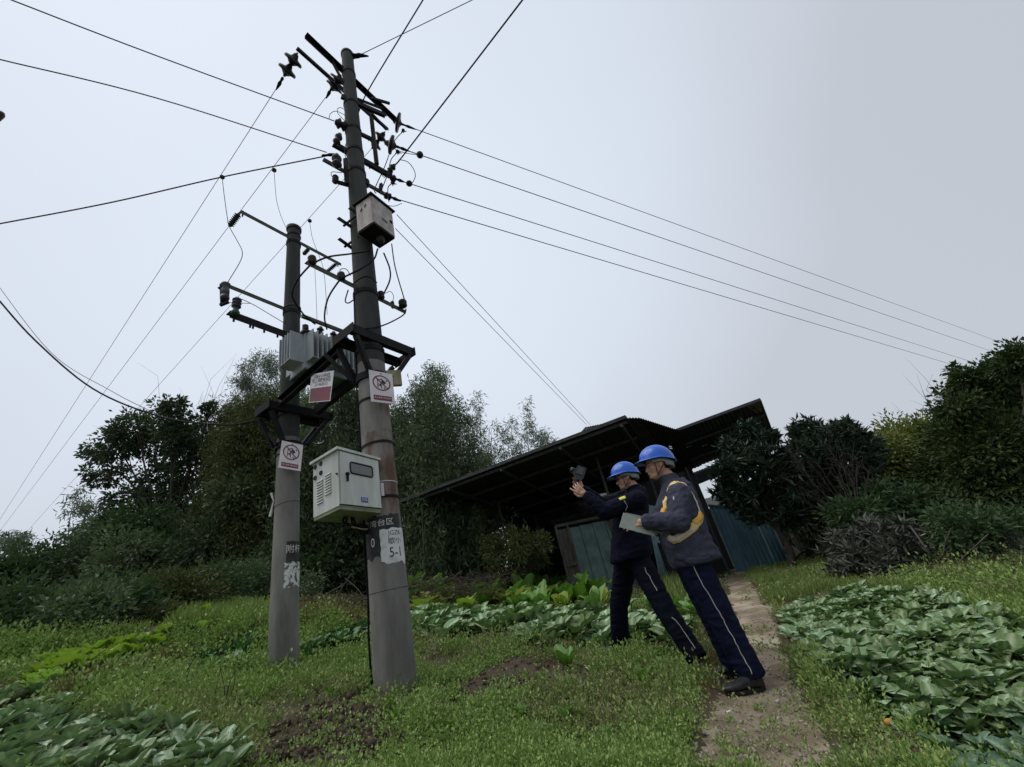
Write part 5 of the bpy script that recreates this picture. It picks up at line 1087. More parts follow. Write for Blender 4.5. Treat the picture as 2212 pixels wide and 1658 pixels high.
def blades(poly, n, label, mt, L=.22, W=.04, up=1.2, name='tall_grass', Yc=None):
    us = [p[0] for p in poly]; vs_ = [p[1] for p in poly]; u = rng.uniform(min(us), max(us), n*3); v = rng.uniform(min(vs_), max(vs_), n*3); m = in_poly(u, v, poly); gg = gmany(u[m][:n], v[m][:n]); gg = gg[~np.isnan(gg[:, 0])]
    i = np.repeat(np.arange(len(gg)), 9); C_ = gg[i]+rng.normal(size=(len(i), 3))*np.array((.04, .04, 0)); ob = leafobj(name, C_, L, W, M[mt], None, rng.normal(size=(len(i), 3))*.35+np.array((0, 0, up)), .1); tag(ob, label, None, None, 'stuff')
blades([(1040, 1262), (1330, 1240), (1330, 1282), (1050, 1290)], 420, 'tall onion like grass behind the back row of the garden', 'grass', .34, .03)
blades([(1400, 1240), (1500, 1240), (1530, 1330), (1440, 1330)], 220, 'tall spiky onion leaves between the two workers', 'grass', .30, .03)
blades([(1640, 1300), (1700, 1250), (1800, 1262), (1960, 1275), (1960, 1292), (1790, 1280), (1700, 1305)], 500, 'grass fringe along the top of the right bed', 'grass', .12, .05)
blades([(1610, 1250), (1640, 1215), (1760, 1205), (1800, 1240), (1700, 1255), (1650, 1270)], 700, 'grassy mound beside the end of the path', 'grass', .11, .08)
blades([(2090, 1290), (2212, 1300), (2300, 1320), (2300, 1390), (2190, 1345), (2100, 1310)], 500, 'bright weedy patch at the far right of the bed', 'weed', .09, .4, .8)
blades([(350, 1345), (450, 1315), (565, 1290), (565, 1345), (470, 1350), (400, 1370)], 700, 'yellow green grass bank left of the left pole', 'grass', .16, .08)
blades([(150, 1392), (350, 1350), (380, 1335), (400, 1340), (300, 1368), (60, 1425), (0, 1440)], 260, 'weeds behind the bright lettuce bed', 'grass', .12, .12)
blades([(100, 1500), (300, 1440), (480, 1385), (560, 1350), (560, 1362), (300, 1460), (120, 1520)], 500, 'brown dead weeds hanging over the earth bank', 'drygrass', .12, .06)
blades([(632, 1300), (800, 1300), (800, 1335), (640, 1380)], 300, 'dry grass on the brown bank between the poles', 'drygrass', .16, .05)
blades([(1560, 1260), (1500, 1400), (1480, 1470), (1530, 1500), (1570, 1420), (1570, 1330)], 260, 'sparse dry grass at the left edge of the path', 'drygrass', .06, .1)
# soil clods and small stones
def clods(poly, n, label, s0, s1, mt, name='soil_clods'):
    us = [p[0] for p in poly]; vs_ = [p[1] for p in poly]; u = rng.uniform(min(us), max(us), n*4); v = rng.uniform(min(vs_), max(vs_), n*4); m = in_poly(u, v, poly); gg = gmany(u[m][:n], v[m][:n]); gg = gg[~np.isnan(gg[:, 0])]; mb = MB()
    base = [(-1, -1, -.6), (1, -1, -.6), (1, 1, -.6), (-1, 1, -.6), (-.7, -.7, .7), (.7, -.7, .7), (.7, .7, .7), (-.7, .7, .7)]
    for p in gg:
        s = rng.uniform(s0, s1)*rng.uniform(.5, 1); A = Euler(tuple(rng.uniform(0, 6, 3))).to_matrix(); z = GZ(p[0], p[1])
        vs2 = [tuple(np.array(A @ Vector(tuple(np.array(q)*s*rng.uniform(.6, 1.2, 3))))+np.array((p[0], p[1], z+s*.3))) for q in base]
        mb.add(vs2, [(0, 3, 2, 1), (4, 5, 6, 7), (0, 1, 5, 4), (1, 2, 6, 5), (2, 3, 7, 6), (3, 0, 4, 7)], True)
    tag(mb.build(name, M[mt]), label, None, None, 'stuff')
M['clod'] = mat('dug_soil', (.085, .06, .043), .95, (.04, .029, .021), 20, .5, .5, 60)
M['stone'] = mat('pale_stone_bits', (.36, .32, .27), .9, (.2, .17, .13), 20)
clods(SOIL[0], 900, 'loose dug clods in the soil patch at the bottom', .006, .028, 'clod')
clods(SOIL[1], 420, 'clods in the bare patch right of the front pole', .006, .018, 'clod')
clods(SOIL[3], 300, 'dark clods in the bare patch at the lower right', .005, .014, 'clod')
clods(SOIL[2], 500, 'clods on the earth bank at the left', .01, .03, 'clod')
clods(PATH, 700, 'small stones and crumbs scattered on the path', .002, .013, 'stone', 'gravel')
# litter, pumpkins, dead leaves
def lump(u, v, r, name, label, cat, mt, flat=.8, rib=5):
    p = G(u, v); z = GZ(p[0], p[1]); mb = MB(); n = 18; vs2 = []; fs2 = []
    for i in range(1, 9):
        t = math.pi*i/9
        for k in range(n): q = 2*math.pi*k/n; rr = r*(1+.07*math.cos(rib*q)); vs2.append((p[0]+rr*math.sin(t)*math.cos(q), p[1]+rr*math.sin(t)*math.sin(q), z+r*flat*(.8+math.cos(t))))
    fs2 = [(i*n+k, (i+1)*n+k, (i+1)*n+(k+1) % n, i*n+(k+1) % n) for i in range(7) for k in range(n)]+[tuple(range(n)), tuple(7*n+k for k in range(n))[::-1]]
    tag(mb.add(vs2, fs2, True).build(name, M[mt]), label, cat)
M['orange'] = mat('orange_fruit', (.60, .30, .03), .5, (.42, .2, .04), 14)
lump(1921, 1562, .020, 'orange_peel', 'orange lump of fruit lying by the right bed', 'fruit', 'orange'); lump(2012, 1652, .020, 'orange_peel', 'second orange lump at the bottom edge by the right bed', 'fruit', 'orange', .7)
lump(2205, 1588, .018, 'orange_peel', 'orange lump at the right picture edge', 'fruit', 'orange', .7)
def scrap(u, v, s, label, mt='white', name='litter', cat='litter', asp=.4):
    p = G(u, v); z = GZ(p[0], p[1])+.012; a = rng.uniform(-.6, .6); vs2 = []
    for t in (0, .006):
        for (x, y) in ((-1, -asp), (-.2, -asp*1.2), (1, -asp*.5), (.8, asp), (0, asp*.7), (-.9, asp*.9)):
            vs2.append((p[0]+s*(x*math.cos(a)-y*math.sin(a)), p[1]+s*(x*math.sin(a)+y*math.cos(a)), z+t+s*.25*abs(x)*(y > 0)))
    tag(MB().add(vs2, [(0, 1, 2, 3, 4, 5), (11, 10, 9, 8, 7, 6)]+[(i, 6+i, 6+(i+1) % 6, (i+1) % 6) for i in range(6)]).build(name, M[mt]), label, cat)
scrap(990, 1468, .05, 'crumpled white plastic scrap on the bare patch right of the front pole'); scrap(1015, 1458, .03, 'small white scrap just right of the larger one')
scrap(905, 1448, .03, 'white scrap against the base of the front pole'); scrap(1170, 1405, .035, 'pale dry leaf on the soil below the middle row', 'wilt', 'dead_leaf', 'leaf'); scrap(1100, 1450, .02, 'tiny pale leaf on the bare patch', 'wilt', 'dead_leaf', 'leaf')
scrap(1675, 1507, .012, 'tiny pale chip on the path behind the shoes', 'white', 'chip', 'chip'); scrap(1572, 1533, .014, 'tiny pale chip on the path before the front shoe', 'white', 'chip', 'chip')
for k, (u, v) in enumerate(((720, 1418), (738, 1412), (775, 1408))): scrap(u, v, .045, ('left', 'middle', 'right')[k]+' of the three withered pale leaves between the poles', 'wilt', 'dead_leaf', 'leaf', .6)
rt = [G(1935, 1590), G(1960, 1600), G(1985, 1625), G(1995, 1650)]; tag(MB().tube(spline([p+(0, 0, .015) for p in rt], 5), .005, 5).build('root', M['grey_wood']), 'thin pale root lying on the dark soil by the right bed', 'root')
# tall dry weed stalks on the left slope
for k, (u, v, h_) in enumerate(((480, 1540, .38), (375, 1500, .3), (840, 1362, .0))):
    if h_: g0 = G(u, v); bare(('taller' if k == 0 else 'shorter')+' dark branching weed stalk on the left slope', g0, [g0+np.array((rng.normal()*.08, rng.normal()*.05, h_*rng.uniform(.7, 1))) for _ in range(4)], .004, 'bark', 'weed_stalk', 'plant', 4)
# ------------------------------------------------------------------ people
def cap_(mb, a, b, ra, rb, n=14, sx=None):
    """rounded tapered limb"""
    a, b = np.array(a, float), np.array(b, float); d = b-a; L = np.linalg.norm(d); d /= L; prof = []
    for k in range(5): t = math.pi/2*(1-k/4); prof.append((-ra*math.sin(t), max(ra*math.cos(t), .001)))
    for k in range(1, 5): prof.append((L*k/5, ra+(rb-ra)*k/5))
    for k in range(5): t = math.pi/2*k/4; prof.append((L+rb*math.sin(t), max(rb*math.cos(t), .001)))
    u = np.cross(d, (0, 0, 1.0) if abs(d[2]) < .9 else (1.0, 0, 0)); u /= np.linalg.norm(u); w = np.cross(d, u); vs = []
    for s, r in prof:
        for k in range(n): q = 2*math.pi*k/n; vs.append(a+d*s+r*(math.cos(q)*u+math.sin(q)*w))
    m = len(prof)
    mb.add(vs, [(i*n+k, i*n+(k+1) % n, (i+1)*n+(k+1) % n, (i+1)*n+k) for i in range(m-1) for k in range(n)]+[tuple(range(n))[::-1], tuple((m-1)*n+k for k in range(n))], True)
def ell(mb, c, ax, ay, az, n=10):
    c, ax, ay, az = map(lambda q: np.array(q, float), (c, ax, ay, az)); vs = []; nn = 2*n
    for i in range(1, n):
        t = math.pi*i/n
        for k in range(nn): q = math.pi*k/n; vs.append(c+ax*math.sin(t)*math.cos(q)+ay*math.sin(t)*math.sin(q)+az*math.cos(t))
    mb.add(vs, [(i*nn+k, (i+1)*nn+k, (i+1)*nn+(k+1) % nn, i*nn+(k+1) % nn) for i in range(n-2) for k in range(nn)]+[tuple(range(nn)), tuple((n-2)*nn+k for k in range(nn))[::-1]], True)
def loft(mb, rings, n=28, pw=2.4):
    """rings: (centre, half-axis vector a, half-axis vector b)"""
    vs = []
    for c, a, b in rings:
        c, a, b = map(lambda q: np.array(q, float), (c, a, b))
        for k in range(n):
            q = 2*math.pi*k/n; cc, ss = math.cos(q), math.sin(q); vs.append(c+a*np.sign(cc)*abs(cc)**(2/pw)+b*np.sign(ss)*abs(ss)**(2/pw))
    m = len(rings); mb.add(vs, [(i*n+k, i*n+(k+1) % n, (i+1)*n+(k+1) % n, (i+1)*n+k) for i in range(m-1) for k in range(n)]+[tuple(range(n))[::-1], tuple((m-1)*n+k for k in range(n))], True)
def blob(mb, name, m, parent, vox=.007, smooth=4, fold=0., fs=18., stretch=(1, 1, 1), seed=0):
    me = mb.mesh('tmp'); ob = bpy.data.objects.new('tmp', me); COL.objects.link(ob)
    r = ob.modifiers.new('r', 'REMESH'); r.mode = 'VOXEL'; r.voxel_size = vox; sm2 = ob.modifiers.new('s', 'SMOOTH'); sm2.iterations = smooth; sm2.factor = .5
    bpy.context.view_layer.update(); me2 = bpy.data.meshes.new_from_object(ob.evaluated_get(bpy.context.evaluated_depsgraph_get())); bpy.data.objects.remove(ob)
    me2.name = name; me2.materials.clear(); me2.materials.append(m)
    if fold:
        N_ = [v.normal.copy() for v in me2.vertices]
        for v, nn in zip(me2.vertices, N_):
            p = Vector((v.co.x*stretch[0]*fs+seed, v.co.y*stretch[1]*fs, v.co.z*stretch[2]*fs)); a = noise.noise(p); b = noise.noise(p*2.3)
            v.co += nn*fold*((1-abs(a)*2.2)*.9+b*.5)
    wm = me2.copy(); bv = BVHTree.FromPolygons([v.co.copy() for v in wm.vertices], [tuple(p.vertices) for p in wm.polygons]); bpy.data.meshes.remove(wm)
    o0 = Vector(orig(parent))
    for v in me2.vertices: v.co -= o0
    me2.polygons.foreach_set('use_smooth', [True]*len(me2.polygons)); me2.update()
    return link(name, me2, parent), bv
def ribbon(pts, width, bv, name, m, parent, off=.004, th=.003, n=24):
    """strip of cloth lying on a surface"""
    c = spline(pts, 6); out_ = []
    for i, p in enumerate(c):
        t = c[min(i+1, len(c)-1)]-c[max(i-1, 0)]; t /= np.linalg.norm(t); h = bv.find_nearest(Vector(p)); nn = np.array(h[1]); q = np.array(h[0]); s = np.cross(t, nn); s /= max(np.linalg.norm(s), 1e-6)
        w = width[i*len(width)//len(c)] if hasattr(width, '__len__') else width; row = []
        for k in (-1, -.33, .33, 1):
            h2 = bv.find_nearest(Vector(q+s*k*w/2)); row.append((np.array(h2[0])+np.array(h2[1])*off, np.array(h2[1])))
        out_.append(row)
    vs = [p for row in out_ for p, _ in row]+[p+nn*th for row in out_ for p, nn in row]; m_ = len(out_); b = m_*4; fs = []
    for i in range(m_-1):
        for k in range(3): a = i*4+k; fs += [(a, a+1, a+5, a+4), (b+a, b+a+4, b+a+5, b+a+1)]
        fs += [(i*4, i*4+4, b+i*4+4, b+i*4), (i*4+3, b+i*4+3, b+i*4+7, i*4+7)]
    return MB().add(vs, fs, True).build(name, m, parent)
def piping(pts, bv, parent, r=.0028, m=None):
    c = [np.array(bv.find_nearest(Vector(p))[0])+np.array(bv.find_nearest(Vector(p))[1])*.002 for p in spline(pts, 6)]; return MB().tube(c, r, 6).build('piping', m, parent)
def nrmv(v): v = np.array(v, float); return v/np.linalg.norm(v)
M['skin'] = mat('skin', (.56, .35, .25), .55, (.46, .26, .18), 30, .4, .05, 90)
M['hair'] = mat('black_hair', (.012, .010, .010), .6)
M['helmet'] = mat('blue_helmet_plastic', (.02, .12, .56), .28, (.015, .10, .48), 10, spec=.5)
M['h_grey'] = mat('grey_helmet_harness', (.30, .32, .29), .7)
M['strap'] = mat('reddish_chin_strap', (.13, .04, .03), .7)
M['coat1'] = mat('grey_violet_work_jacket', (.064, .066, .098), .85, (.042, .044, .066), 10, .5, .4, 40, spec=.08)
M['coat2'] = mat('navy_softshell_jacket', (.008, .009, .022), .8, (.005, .006, .013), 10, .5, .3, 40, spec=.08)
M['trous1'] = mat('dark_blue_trousers', (.009, .012, .032), .8, (.006, .008, .022), 9, .5, .3, 40, spec=.08)
M['trous2'] = mat('black_navy_trousers', (.005, .006, .015), .8, (.003, .004, .010), 9, spec=.08)
M['shoe'] = mat('black_shoe', (.016, .016, .018), .5, (.03, .03, .03), 14)
M['shoe_grey'] = mat('grey_trainer', (.06, .065, .07), .7, (.18, .19, .19), 40, .5)
M['hv_yellow'] = mat('yellow_vest_fabric', (.78, .64, .33), .6, (.75, .48, .12), 16, .5)
M['hv_orange'] = mat('orange_vest_fabric', (.80, .42, .06), .6, (.75, .45, .12), 20, .5)
M['silver'] = mat('reflective_tape', (.66, .60, .52), .4, (.5, .42, .40), 20)
M['pipe'] = mat('pale_piping', (.45, .45, .46), .6)
M['paper'] = mat('paper_booklet', (.40, .44, .40), .7, (.34, .38, .34), 30)
M['paper2'] = mat('paper_page_text_grey', (.26, .29, .27), .7, (.36, .40, .36), 60)
M['blackp'] = mat('black_plastic', (.014, .015, .017), .35, spec=.5)
M['screen'] = mat('dark_screen', (.03, .035, .04), .1, spec=.6)
M['patch_y'] = mat('yellow_badge', (.75, .72, .12), .6)
def head_prims(mb, c, f, up, k=1.0):
    f, up = nrmv(f), nrmv(up); l = np.cross(up, f); up = np.cross(f, l)
    def q(a, b, d): return c+(f*a+up*b+l*d)*k
    ell(mb, q(-.008, .025, 0), f*.094*k, l*.074*k, up*.095*k); ell(mb, q(.022, -.03, 0), f*.062*k, l*.060*k, up*.075*k)     # skull, face
    ell(mb, q(.036, -.082, 0), f*.045*k, l*.042*k, up*.030*k); ell(mb, q(.068, -.088, 0), f*.016*k, l*.020*k, up*.015*k)      # jaw, chin
    for s in (-1, 1):
        cap_(mb, q(-.01, -.045, s*.052), q(.045, -.082, s*.026), .018*k, .018*k); ell(mb, q(.066, .004, s*.028), f*.016*k, l*.019*k, up*.010*k)    # jawline, brow
        ell(mb, q(.055, -.030, s*.036), f*.022*k, l*.020*k, up*.020*k)
        ell(mb, q(-.008, -.012, s*.072), f*.018*k, l*.008*k, up*.030*k); ell(mb, q(.066, -.012, s*.029), f*.011*k, l*.012*k, up*.008*k)   # ear, eyelid
    cap_(mb, q(.078, -.005, 0), q(.095, -.040, 0), .008*k, .011*k); ell(mb, q(.088, -.044, 0), f*.014*k, l*.017*k, up*.008*k)    # nose
    ell(mb, q(.080, -.062, 0), f*.010*k, l*.022*k, up*.0055*k); ell(mb, q(.077, -.071, 0), f*.010*k, l*.020*k, up*.006*k)       # lips
    return q, f, up, l
def hand_prims(mb, wr, d, pn_, curl=.5, k=1.0, side=1, spreadf=.12, straight=()):
    """wr wrist, d towards knuckles, pn_ palm normal; curled fingers"""
    d = nrmv(d); pn_ = nrmv(np.array(pn_)-d*np.dot(pn_, d)); s = np.cross(d, pn_)*side
    kn = wr+d*.085*k; cap_(mb, wr, wr+d*.03*k, .026*k, .028*k)
    for j in range(4): o = (j-1.5)*.0195*k; cap_(mb, wr+d*.02*k+s*o*.6, kn+s*o-d*abs(j-1.3)*.003, .014*k, .0118*k, 10)
    for j, L in enumerate((.082, .090, .084, .066)):
        o = (j-1.5)*.0205*k; p = kn+s*o; a = nrmv(d+s*(j-1.5)*spreadf); cu = .15 if j in straight else curl
        for m_, (fr_, r0, r1) in enumerate(((.45, .0100, .0092), (.32, .0092, .0084), (.23, .0084, .0075))):
            ang = cu*(.6, 1.0, .8)[m_]; ca, sa = math.cos(ang), math.sin(ang); ax = np.cross(a, pn_); a = a*ca+np.cross(ax, a)*sa+ax*np.dot(ax, a)*(1-ca)
            if np.dot(np.cross(ax, a), pn_) > 1e9: pass
            q_ = p+a*L*fr_*k; cap_(mb, p, q_, r0*k, r1*k, 10); p = q_
    t0 = wr+d*.028*k+s*-.028*k; td = nrmv(d*.75-s*.75+pn_*.35); t1 = t0+td*.040*k; t2 = t1+nrmv(d*.95-s*.2+pn_*.4)*.034*k; t3 = t2+nrmv(d-s*.0+pn_*.3)*.024*k
    cap_(mb, t0, t1, .015*k, .0115*k, 10); cap_(mb, t1, t2, .0112*k, .010*k, 10); cap_(mb, t2, t3, .010*k, .0085*k, 10)
def helmet(q, f, up, l, c, k, parent, mark=False):
    hc = c+up*.035*k-f*.004; hm = thing('helmet', None, None, hc); hm.parent = parent; hm.location = Vector(hc-orig(parent))
    for kk in ('label', 'category'):
        if kk in hm: del hm[kk]
    nu, nvv = 48, 14; vs = []
    for sh in (1.0, .965):
        for j in range(nvv+1):
            e_ = math.pi/2*j/nvv
            for i in range(nu):
                a = 2*math.pi*i/nu; ca, sa = math.cos(a), math.sin(a); rr = math.cos(e_)
                x, y = .134*rr*ca, .112*rr*sa; z = .118*math.sin(e_)-.012*(1-math.sin(e_))*(1 if ca < 0 else 0)*(-ca)*2.2
                x -= .006*ca*0; rid = 1+.018*math.exp(-((y)/.012)**2)*(math.sin(e_) > .25)+.012*math.exp(-((abs(y)-.042)/.007)**2)*(math.sin(e_) > .3)
                if j == 0: x *= 1.03; y *= 1.03
                vs.append(hc+(f*x+l*y+up*z)*k*sh*rid)
    m_ = (nvv+1)*nu; fs = []
    for b in (0, m_):
        for j in range(nvv):
            for i in range(nu):
                q4 = (b+j*nu+i, b+j*nu+(i+1) % nu, b+(j+1)*nu+(i+1) % nu, b+(j+1)*nu+i); fs.append(q4 if b == 0 else q4[::-1])
    for i in range(nu): fs.append((i, m_+i, m_+(i+1) % nu, (i+1) % nu))
    MB().add(vs, fs, True).build('shell', M['helmet'], hm)
    # brim: a thin sloping peak, deep in front
    vs = []; fs = []
    for i in range(nu):
        a = 2*math.pi*i/nu; ca, sa = math.cos(a), math.sin(a); w = .010+.040*max(0, ca)**1.6; zb_ = -.026*max(0, -ca)
        for (r_, z_) in ((0, .010), (w, -.002-.006*max(0, ca)), (w, -.006-.006*max(0, ca)), (-.004, .004)):
            vs.append(hc+(f*(.134+r_)*ca+l*(.112+r_)*sa+up*(z_+zb_-.0))*k)
    fs = [(i*4+j, ((i+1) % nu)*4+j, ((i+1) % nu)*4+(j+1) % 4, i*4+(j+1) % 4) for i in range(nu) for j in range(4)]
    MB().add(vs, fs, True).build('brim', M['helmet'], hm)
    vs = []
    for i in range(nu+1):
        a = math.radians(60)+math.radians(240)*i/nu; ca, sa = math.cos(a), math.sin(a); dp_ = .045 if ca < -.3 else .02
        for (r_, z_) in ((-.012, -.004), (-.012, -.01-dp_), (-.020, -.01-dp_), (-.020, -.004)): vs.append(hc+(f*(.128+r_)*ca+l*(.106+r_)*sa+up*(z_-.02*max(0, -ca)))*k)
    MB().add(vs, [(i*4+j, (i+1)*4+j, (i+1)*4+(j+1) % 4, i*4+(j+1) % 4) for i in range(nu) for j in range(4)], True).build('harness_band', M['h_grey'], hm)
    for s in (-1, 1):
        MB().tube([q(.045, .03, s*.072), q(.035, -.03, s*.071), q(.03, -.085, s*.047), q(.035, -.108, s*.01)], .0038*k, 6).tube([q(-.05, .02, s*.074), q(-.01, -.03, s*.086), q(.03, -.082, s*.05)], .0038*k, 6).build('chin_strap', M['strap'], hm)
    if mark:
        for z_ in (0, .014): MB().bar(hc+(-f*.118+l*.040*1+up*(.055+z_))*k+l*.03, hc+(-f*.10+up*(.062+z_))*k+l*.075, .004, .008).build('white_mark', M['white'], hm)
    return hm
def shoe(heel, toe, parent, m, nm='shoe'):
    d = nrmv((toe-heel)*(1, 1, 0)); s = np.cross((0, 0, 1), d); L = np.linalg.norm(toe-heel); mb = MB(); z = np.array((0, 0, 1.))
    rings = []
    for t, w, h_ in ((0, .026, .05), (.08, .036, .075), (.25, .038, .085), (.45, .040, .068), (.65, .047, .050), (.85, .044, .040), (.97, .028, .030), (1.0, .012, .022)):
        c = heel+(toe-heel)*t+z*(.018+h_/2); rings.append((c, s*w, z*h_/2))
    loft(mb, rings, 20, 2.6); cap_(mb, heel+d*.06+z*.06, heel+d*.05+z*.12, .040, .042); o, bv = blob(mb, nm, m, parent, .006, 3, .0015, 30)
    mb = MB(); n = 26; vs = []
    for zz in (0, .020):
        for k in range(n):
            q = 2*math.pi*k/n; x = math.cos(q); w = .042+.008*x if x > -.3 else .040; vs.append(heel+(toe-heel)*(.5+.52*x)+s*w*math.sin(q)+z*zz)
    mb.add(vs, [tuple(range(n))[::-1], tuple(range(n, 2*n))]+[(k, (k+1) % n, n+(k+1) % n, n+k) for k in range(n)]).build('sole', M['dark'], o); return o
def person(label, J, col, ground, tw, td):
    """J: dict of joints in world space"""
    p0 = (J['ankN']+J['ankF'])/2; p0 = np.array((p0[0], p0[1], ground)); body = None
    mb = MB(); f, l, z = J['f'], J['l'], np.array((0, 0, 1.))
    qh, hf, hu, hl_ = head_prims(mb, J['head'], J['hf'], J['hu'], J.get('hk', 1.0))
    cap_(mb, J['head']-hu*.05-hf*.02, J['neck'], .056, .062); cap_(mb, J['neck'], J['chest'], .075, .10); cap_(mb, J['chest'], J['pelv'], .11, .11)
    for s in 'NF':
        cap_(mb, J['neck']-z*.03, J['sh'+s], .05, .05); cap_(mb, J['sh'+s], J['el'+s], .045, .038); cap_(mb, J['el'+s], J['wr'+s], .036, .027)
        cap_(mb, J['hip'+s], J['kn'+s], .075, .05); cap_(mb, J['kn'+s], J['ank'+s], .05, .036); cap_(mb, J['ank'+s], J['ank'+s]+J['foot'+s]*.04-z*.03, .032, .026); cap_(mb, J['pelv'], J['hip'+s], .09, .08)
        h = J['hand'+s]; hand_prims(mb, J['wr'+s], h['d'], h['n'], h.get('curl', .7), h.get('k', 1.), h.get('side', 1), h.get('sp', .12), h.get('st', ()))
    root = thing('person', label, 'person', p0, None)
    b, bvb = blob(mb, 'body', M['skin'], root, .0048, 2)
    # clothes
    mb = MB(); a_, b_ = f*td, l*tw; sp = J['spine']; rings = [(p+f*o, f*rd, l*rl) for p, o, rd, rl in sp]; loft(mb, rings, 32)
    for s in 'NF': cap_(mb, J['neck']+(J['sh'+s]-J['neck'])*.35-z*.03, J['sh'+s]-z*.01, .085, .088)
    coat, bvc = blob(mb, 'jacket', col['coat'], root, .010, 3, .009, 7, (1, 1, 2.2), 3)
    mb = MB(); c = J['neck']
    cr_ = [(c-z*.03+hf*.0, f*.085, l*.095), (c+z*.02+f*.01, f*.078, l*.082), (c+z*.055+f*.015, f*.074, l*.076)]; loft(mb, cr_, 24, 2.1); blob(mb, 'collar', col['coat'], coat, .007, 2, .002, 20)
    bvs = {}
    for s in 'NF':
        mb = MB(); ra, re_, rw = col['sleeve']; cap_(mb, J['sh'+s], J['el'+s], ra, re_); cap_(mb, J['el'+s], J['wr'+s]-nrmv(J['wr'+s]-J['el'+s])*.035, re_, rw)
        o, bvs['s'+s] = blob(mb, 'sleeve', col['coat'], root, .008, 3, .007, 13, (1, 1, 1.6), 9)
        wv = nrmv(J['wr'+s]-J['el'+s]); w0 = J['wr'+s]-wv*.045; MB().tube([w0-wv*.0, w0+wv*.05], [rw*.93, rw*.88], 18).build('cuff', col['coat'], o)
    mb = MB(); rt, rk, ra2 = col['leg']
    for s in 'NF':
        ank = J['ank'+s]; dn_ = nrmv(ank-J['kn'+s]); cap_(mb, J['hip'+s], J['kn'+s], rt, rk)
        mb.tube([J['kn'+s]-dn_*.02, J['kn'+s]*.5+ank*.5, ank-z*.0, ank+dn_*.03], [rk*.97, (rk+ra2)/2, ra2, ra2*1.03], 20)
    cap_(mb, J['hipN']+z*.03, J['hipF']+z*.03, rt*1.02, rt*1.02); ell(mb, J['pelv']+z*.0, f*td*.92, l*tw*.85, z*.13)
    tr, bvt = blob(mb, 'trousers', col['trous'], root, .009, 3, .0065, 8, (1, 1, 2.6), 5)
    for s in 'NF': shoe(J['heel'+s], J['toe'+s], root, col['shoe'+s])
    # hair under the helmet, helmet, straps
    mb = MB(); ell(mb, qh(-.026, .012, 0), hf*.080, hl_*.077, hu*.088); blob(mb, 'hair', M['hair'], root, .006, 2, .002, 60)
    helmet(qh, hf, hu, hl_, J['head'], J.get('hk', 1.0), root, col.get('mark', False))
    for s in (-1, 1): MB().ball(qh(.0755, -.011, s*.029), .0045, 6).build('eye', M['hair'], b); MB().bar(qh(.079, .010, s*.016), qh(.074, .012, s*.042), .004, .006).build('eyebrow', M['hair'], b)
    return root, coat, bvc, bvs, tr, bvt, qh
z3 = np.array((0, 0, 1.))
# right worker: grey violet jacket, vest, booklet
f = nrmv((-1, .05, 0)); l = nrmv((-.05, -1, 0))
J = dict(f=f, l=l, head=P(1421, 1004, 3.62), hf=(-1, .02, .10), hu=(.10, 0, 1), hk=1.13, neck=P(1449, 1040, 3.62), chest=P(1468, 1095, 3.62), pelv=P(1494, 1200, 3.62),
         shN=P(1467, 1070, 3.44), elN=P(1466, 1128, 3.36), wrN=P(1391, 1128, 3.40), shF=P(1452, 1068, 3.80), elF=P(1440, 1140, 3.84), wrF=P(1400, 1140, 3.60),
         hipN=P(1500, 1222, 3.53), knN=P(1566, 1350, 3.50), ankN=P(1621, 1452, 3.49), hipF=P(1490, 1222, 3.71), knF=P(1545, 1340, 3.77), ankF=P(1590, 1442, 3.83), footN=f, footF=f,
         handN=dict(d=(-1, .05, .12), n=(0, .8, -.5), curl=.35, side=1), handF=dict(d=(-1, -.15, .0), n=(0, -.5, .7), curl=.5, side=-1))
def gnd(u, v, Y): p = P(u, v, Y); return np.array((p[0], p[1], GZ(p[0], p[1])+.004))
J['heelN'], J['toeN'] = gnd(1649, 1478, 3.47), gnd(1566, 1495, 3.44); J['heelF'], J['toeF'] = gnd(1610, 1462, 3.84), gnd(1548, 1462, 3.80)
J['spine'] = [(P(1503, 1216, 3.62), 0, .180, .235), (P(1499, 1206, 3.62), 0, .186, .245), (P(1486, 1165, 3.62), .025, .180, .235), (P(1474, 1120, 3.62), .035, .190, .240), (P(1467, 1082, 3.62), .03, .170, .225), (P(1459, 1055, 3.62), 0, .120, .170), (P(1453, 1040, 3.62), 0, .088, .10)]
colR = dict(coat=M['coat1'], trous=M['trous1'], shoeN=M['shoe'], shoeF=M['shoe'], sleeve=(.096, .082, .060), leg=(.118, .098, .086), mark=True)
pR, coat, bvc, bvs, tr, bvt, qh = person('man in blue helmet, grey violet jacket and orange yellow vest holding papers on the path', J, colR, GZ(*J['ankN'][:2]), .24, .17)
vest = thing('vest', None, None, J['chest']); vest.parent = pR; vest.location = Vector(J['chest']-orig(pR))
for kk in ('label', 'category'):
    if kk in vest: del vest[kk]
Yc = 3.40
def Pv(l_): return [P(u, v, Yc) for u, v in l_]
ribbon(Pv([(1462, 1027), (1442, 1040), (1431, 1058), (1425, 1085), (1422, 1105), (1421, 1122)]), .046, bvc, 'front_strap', M['hv_yellow'], vest, .006)
ribbon(Pv([(1419, 1092), (1417, 1106), (1418, 1122)]), .05, bvc, 'orange_panel', M['hv_orange'], vest, .010)
ribbon(Pv([(1462, 1027), (1478, 1042), (1495, 1062), (1508, 1090), (1514, 1112)]), .012, bvc, 'back_strap', M['silver'], vest, .006)
ribbon(Pv([(1462, 1027), (1474, 1037), (1484, 1048)]), .018, bvc, 'shoulder_strap', M['hv_yellow'], vest, .011)
ribbon(Pv([(1424, 1164), (1448, 1167), (1470, 1160), (1491, 1144), (1509, 1124), (1519, 1109)]), .060, bvc, 'waist_band', M['hv_yellow'], vest, .006)
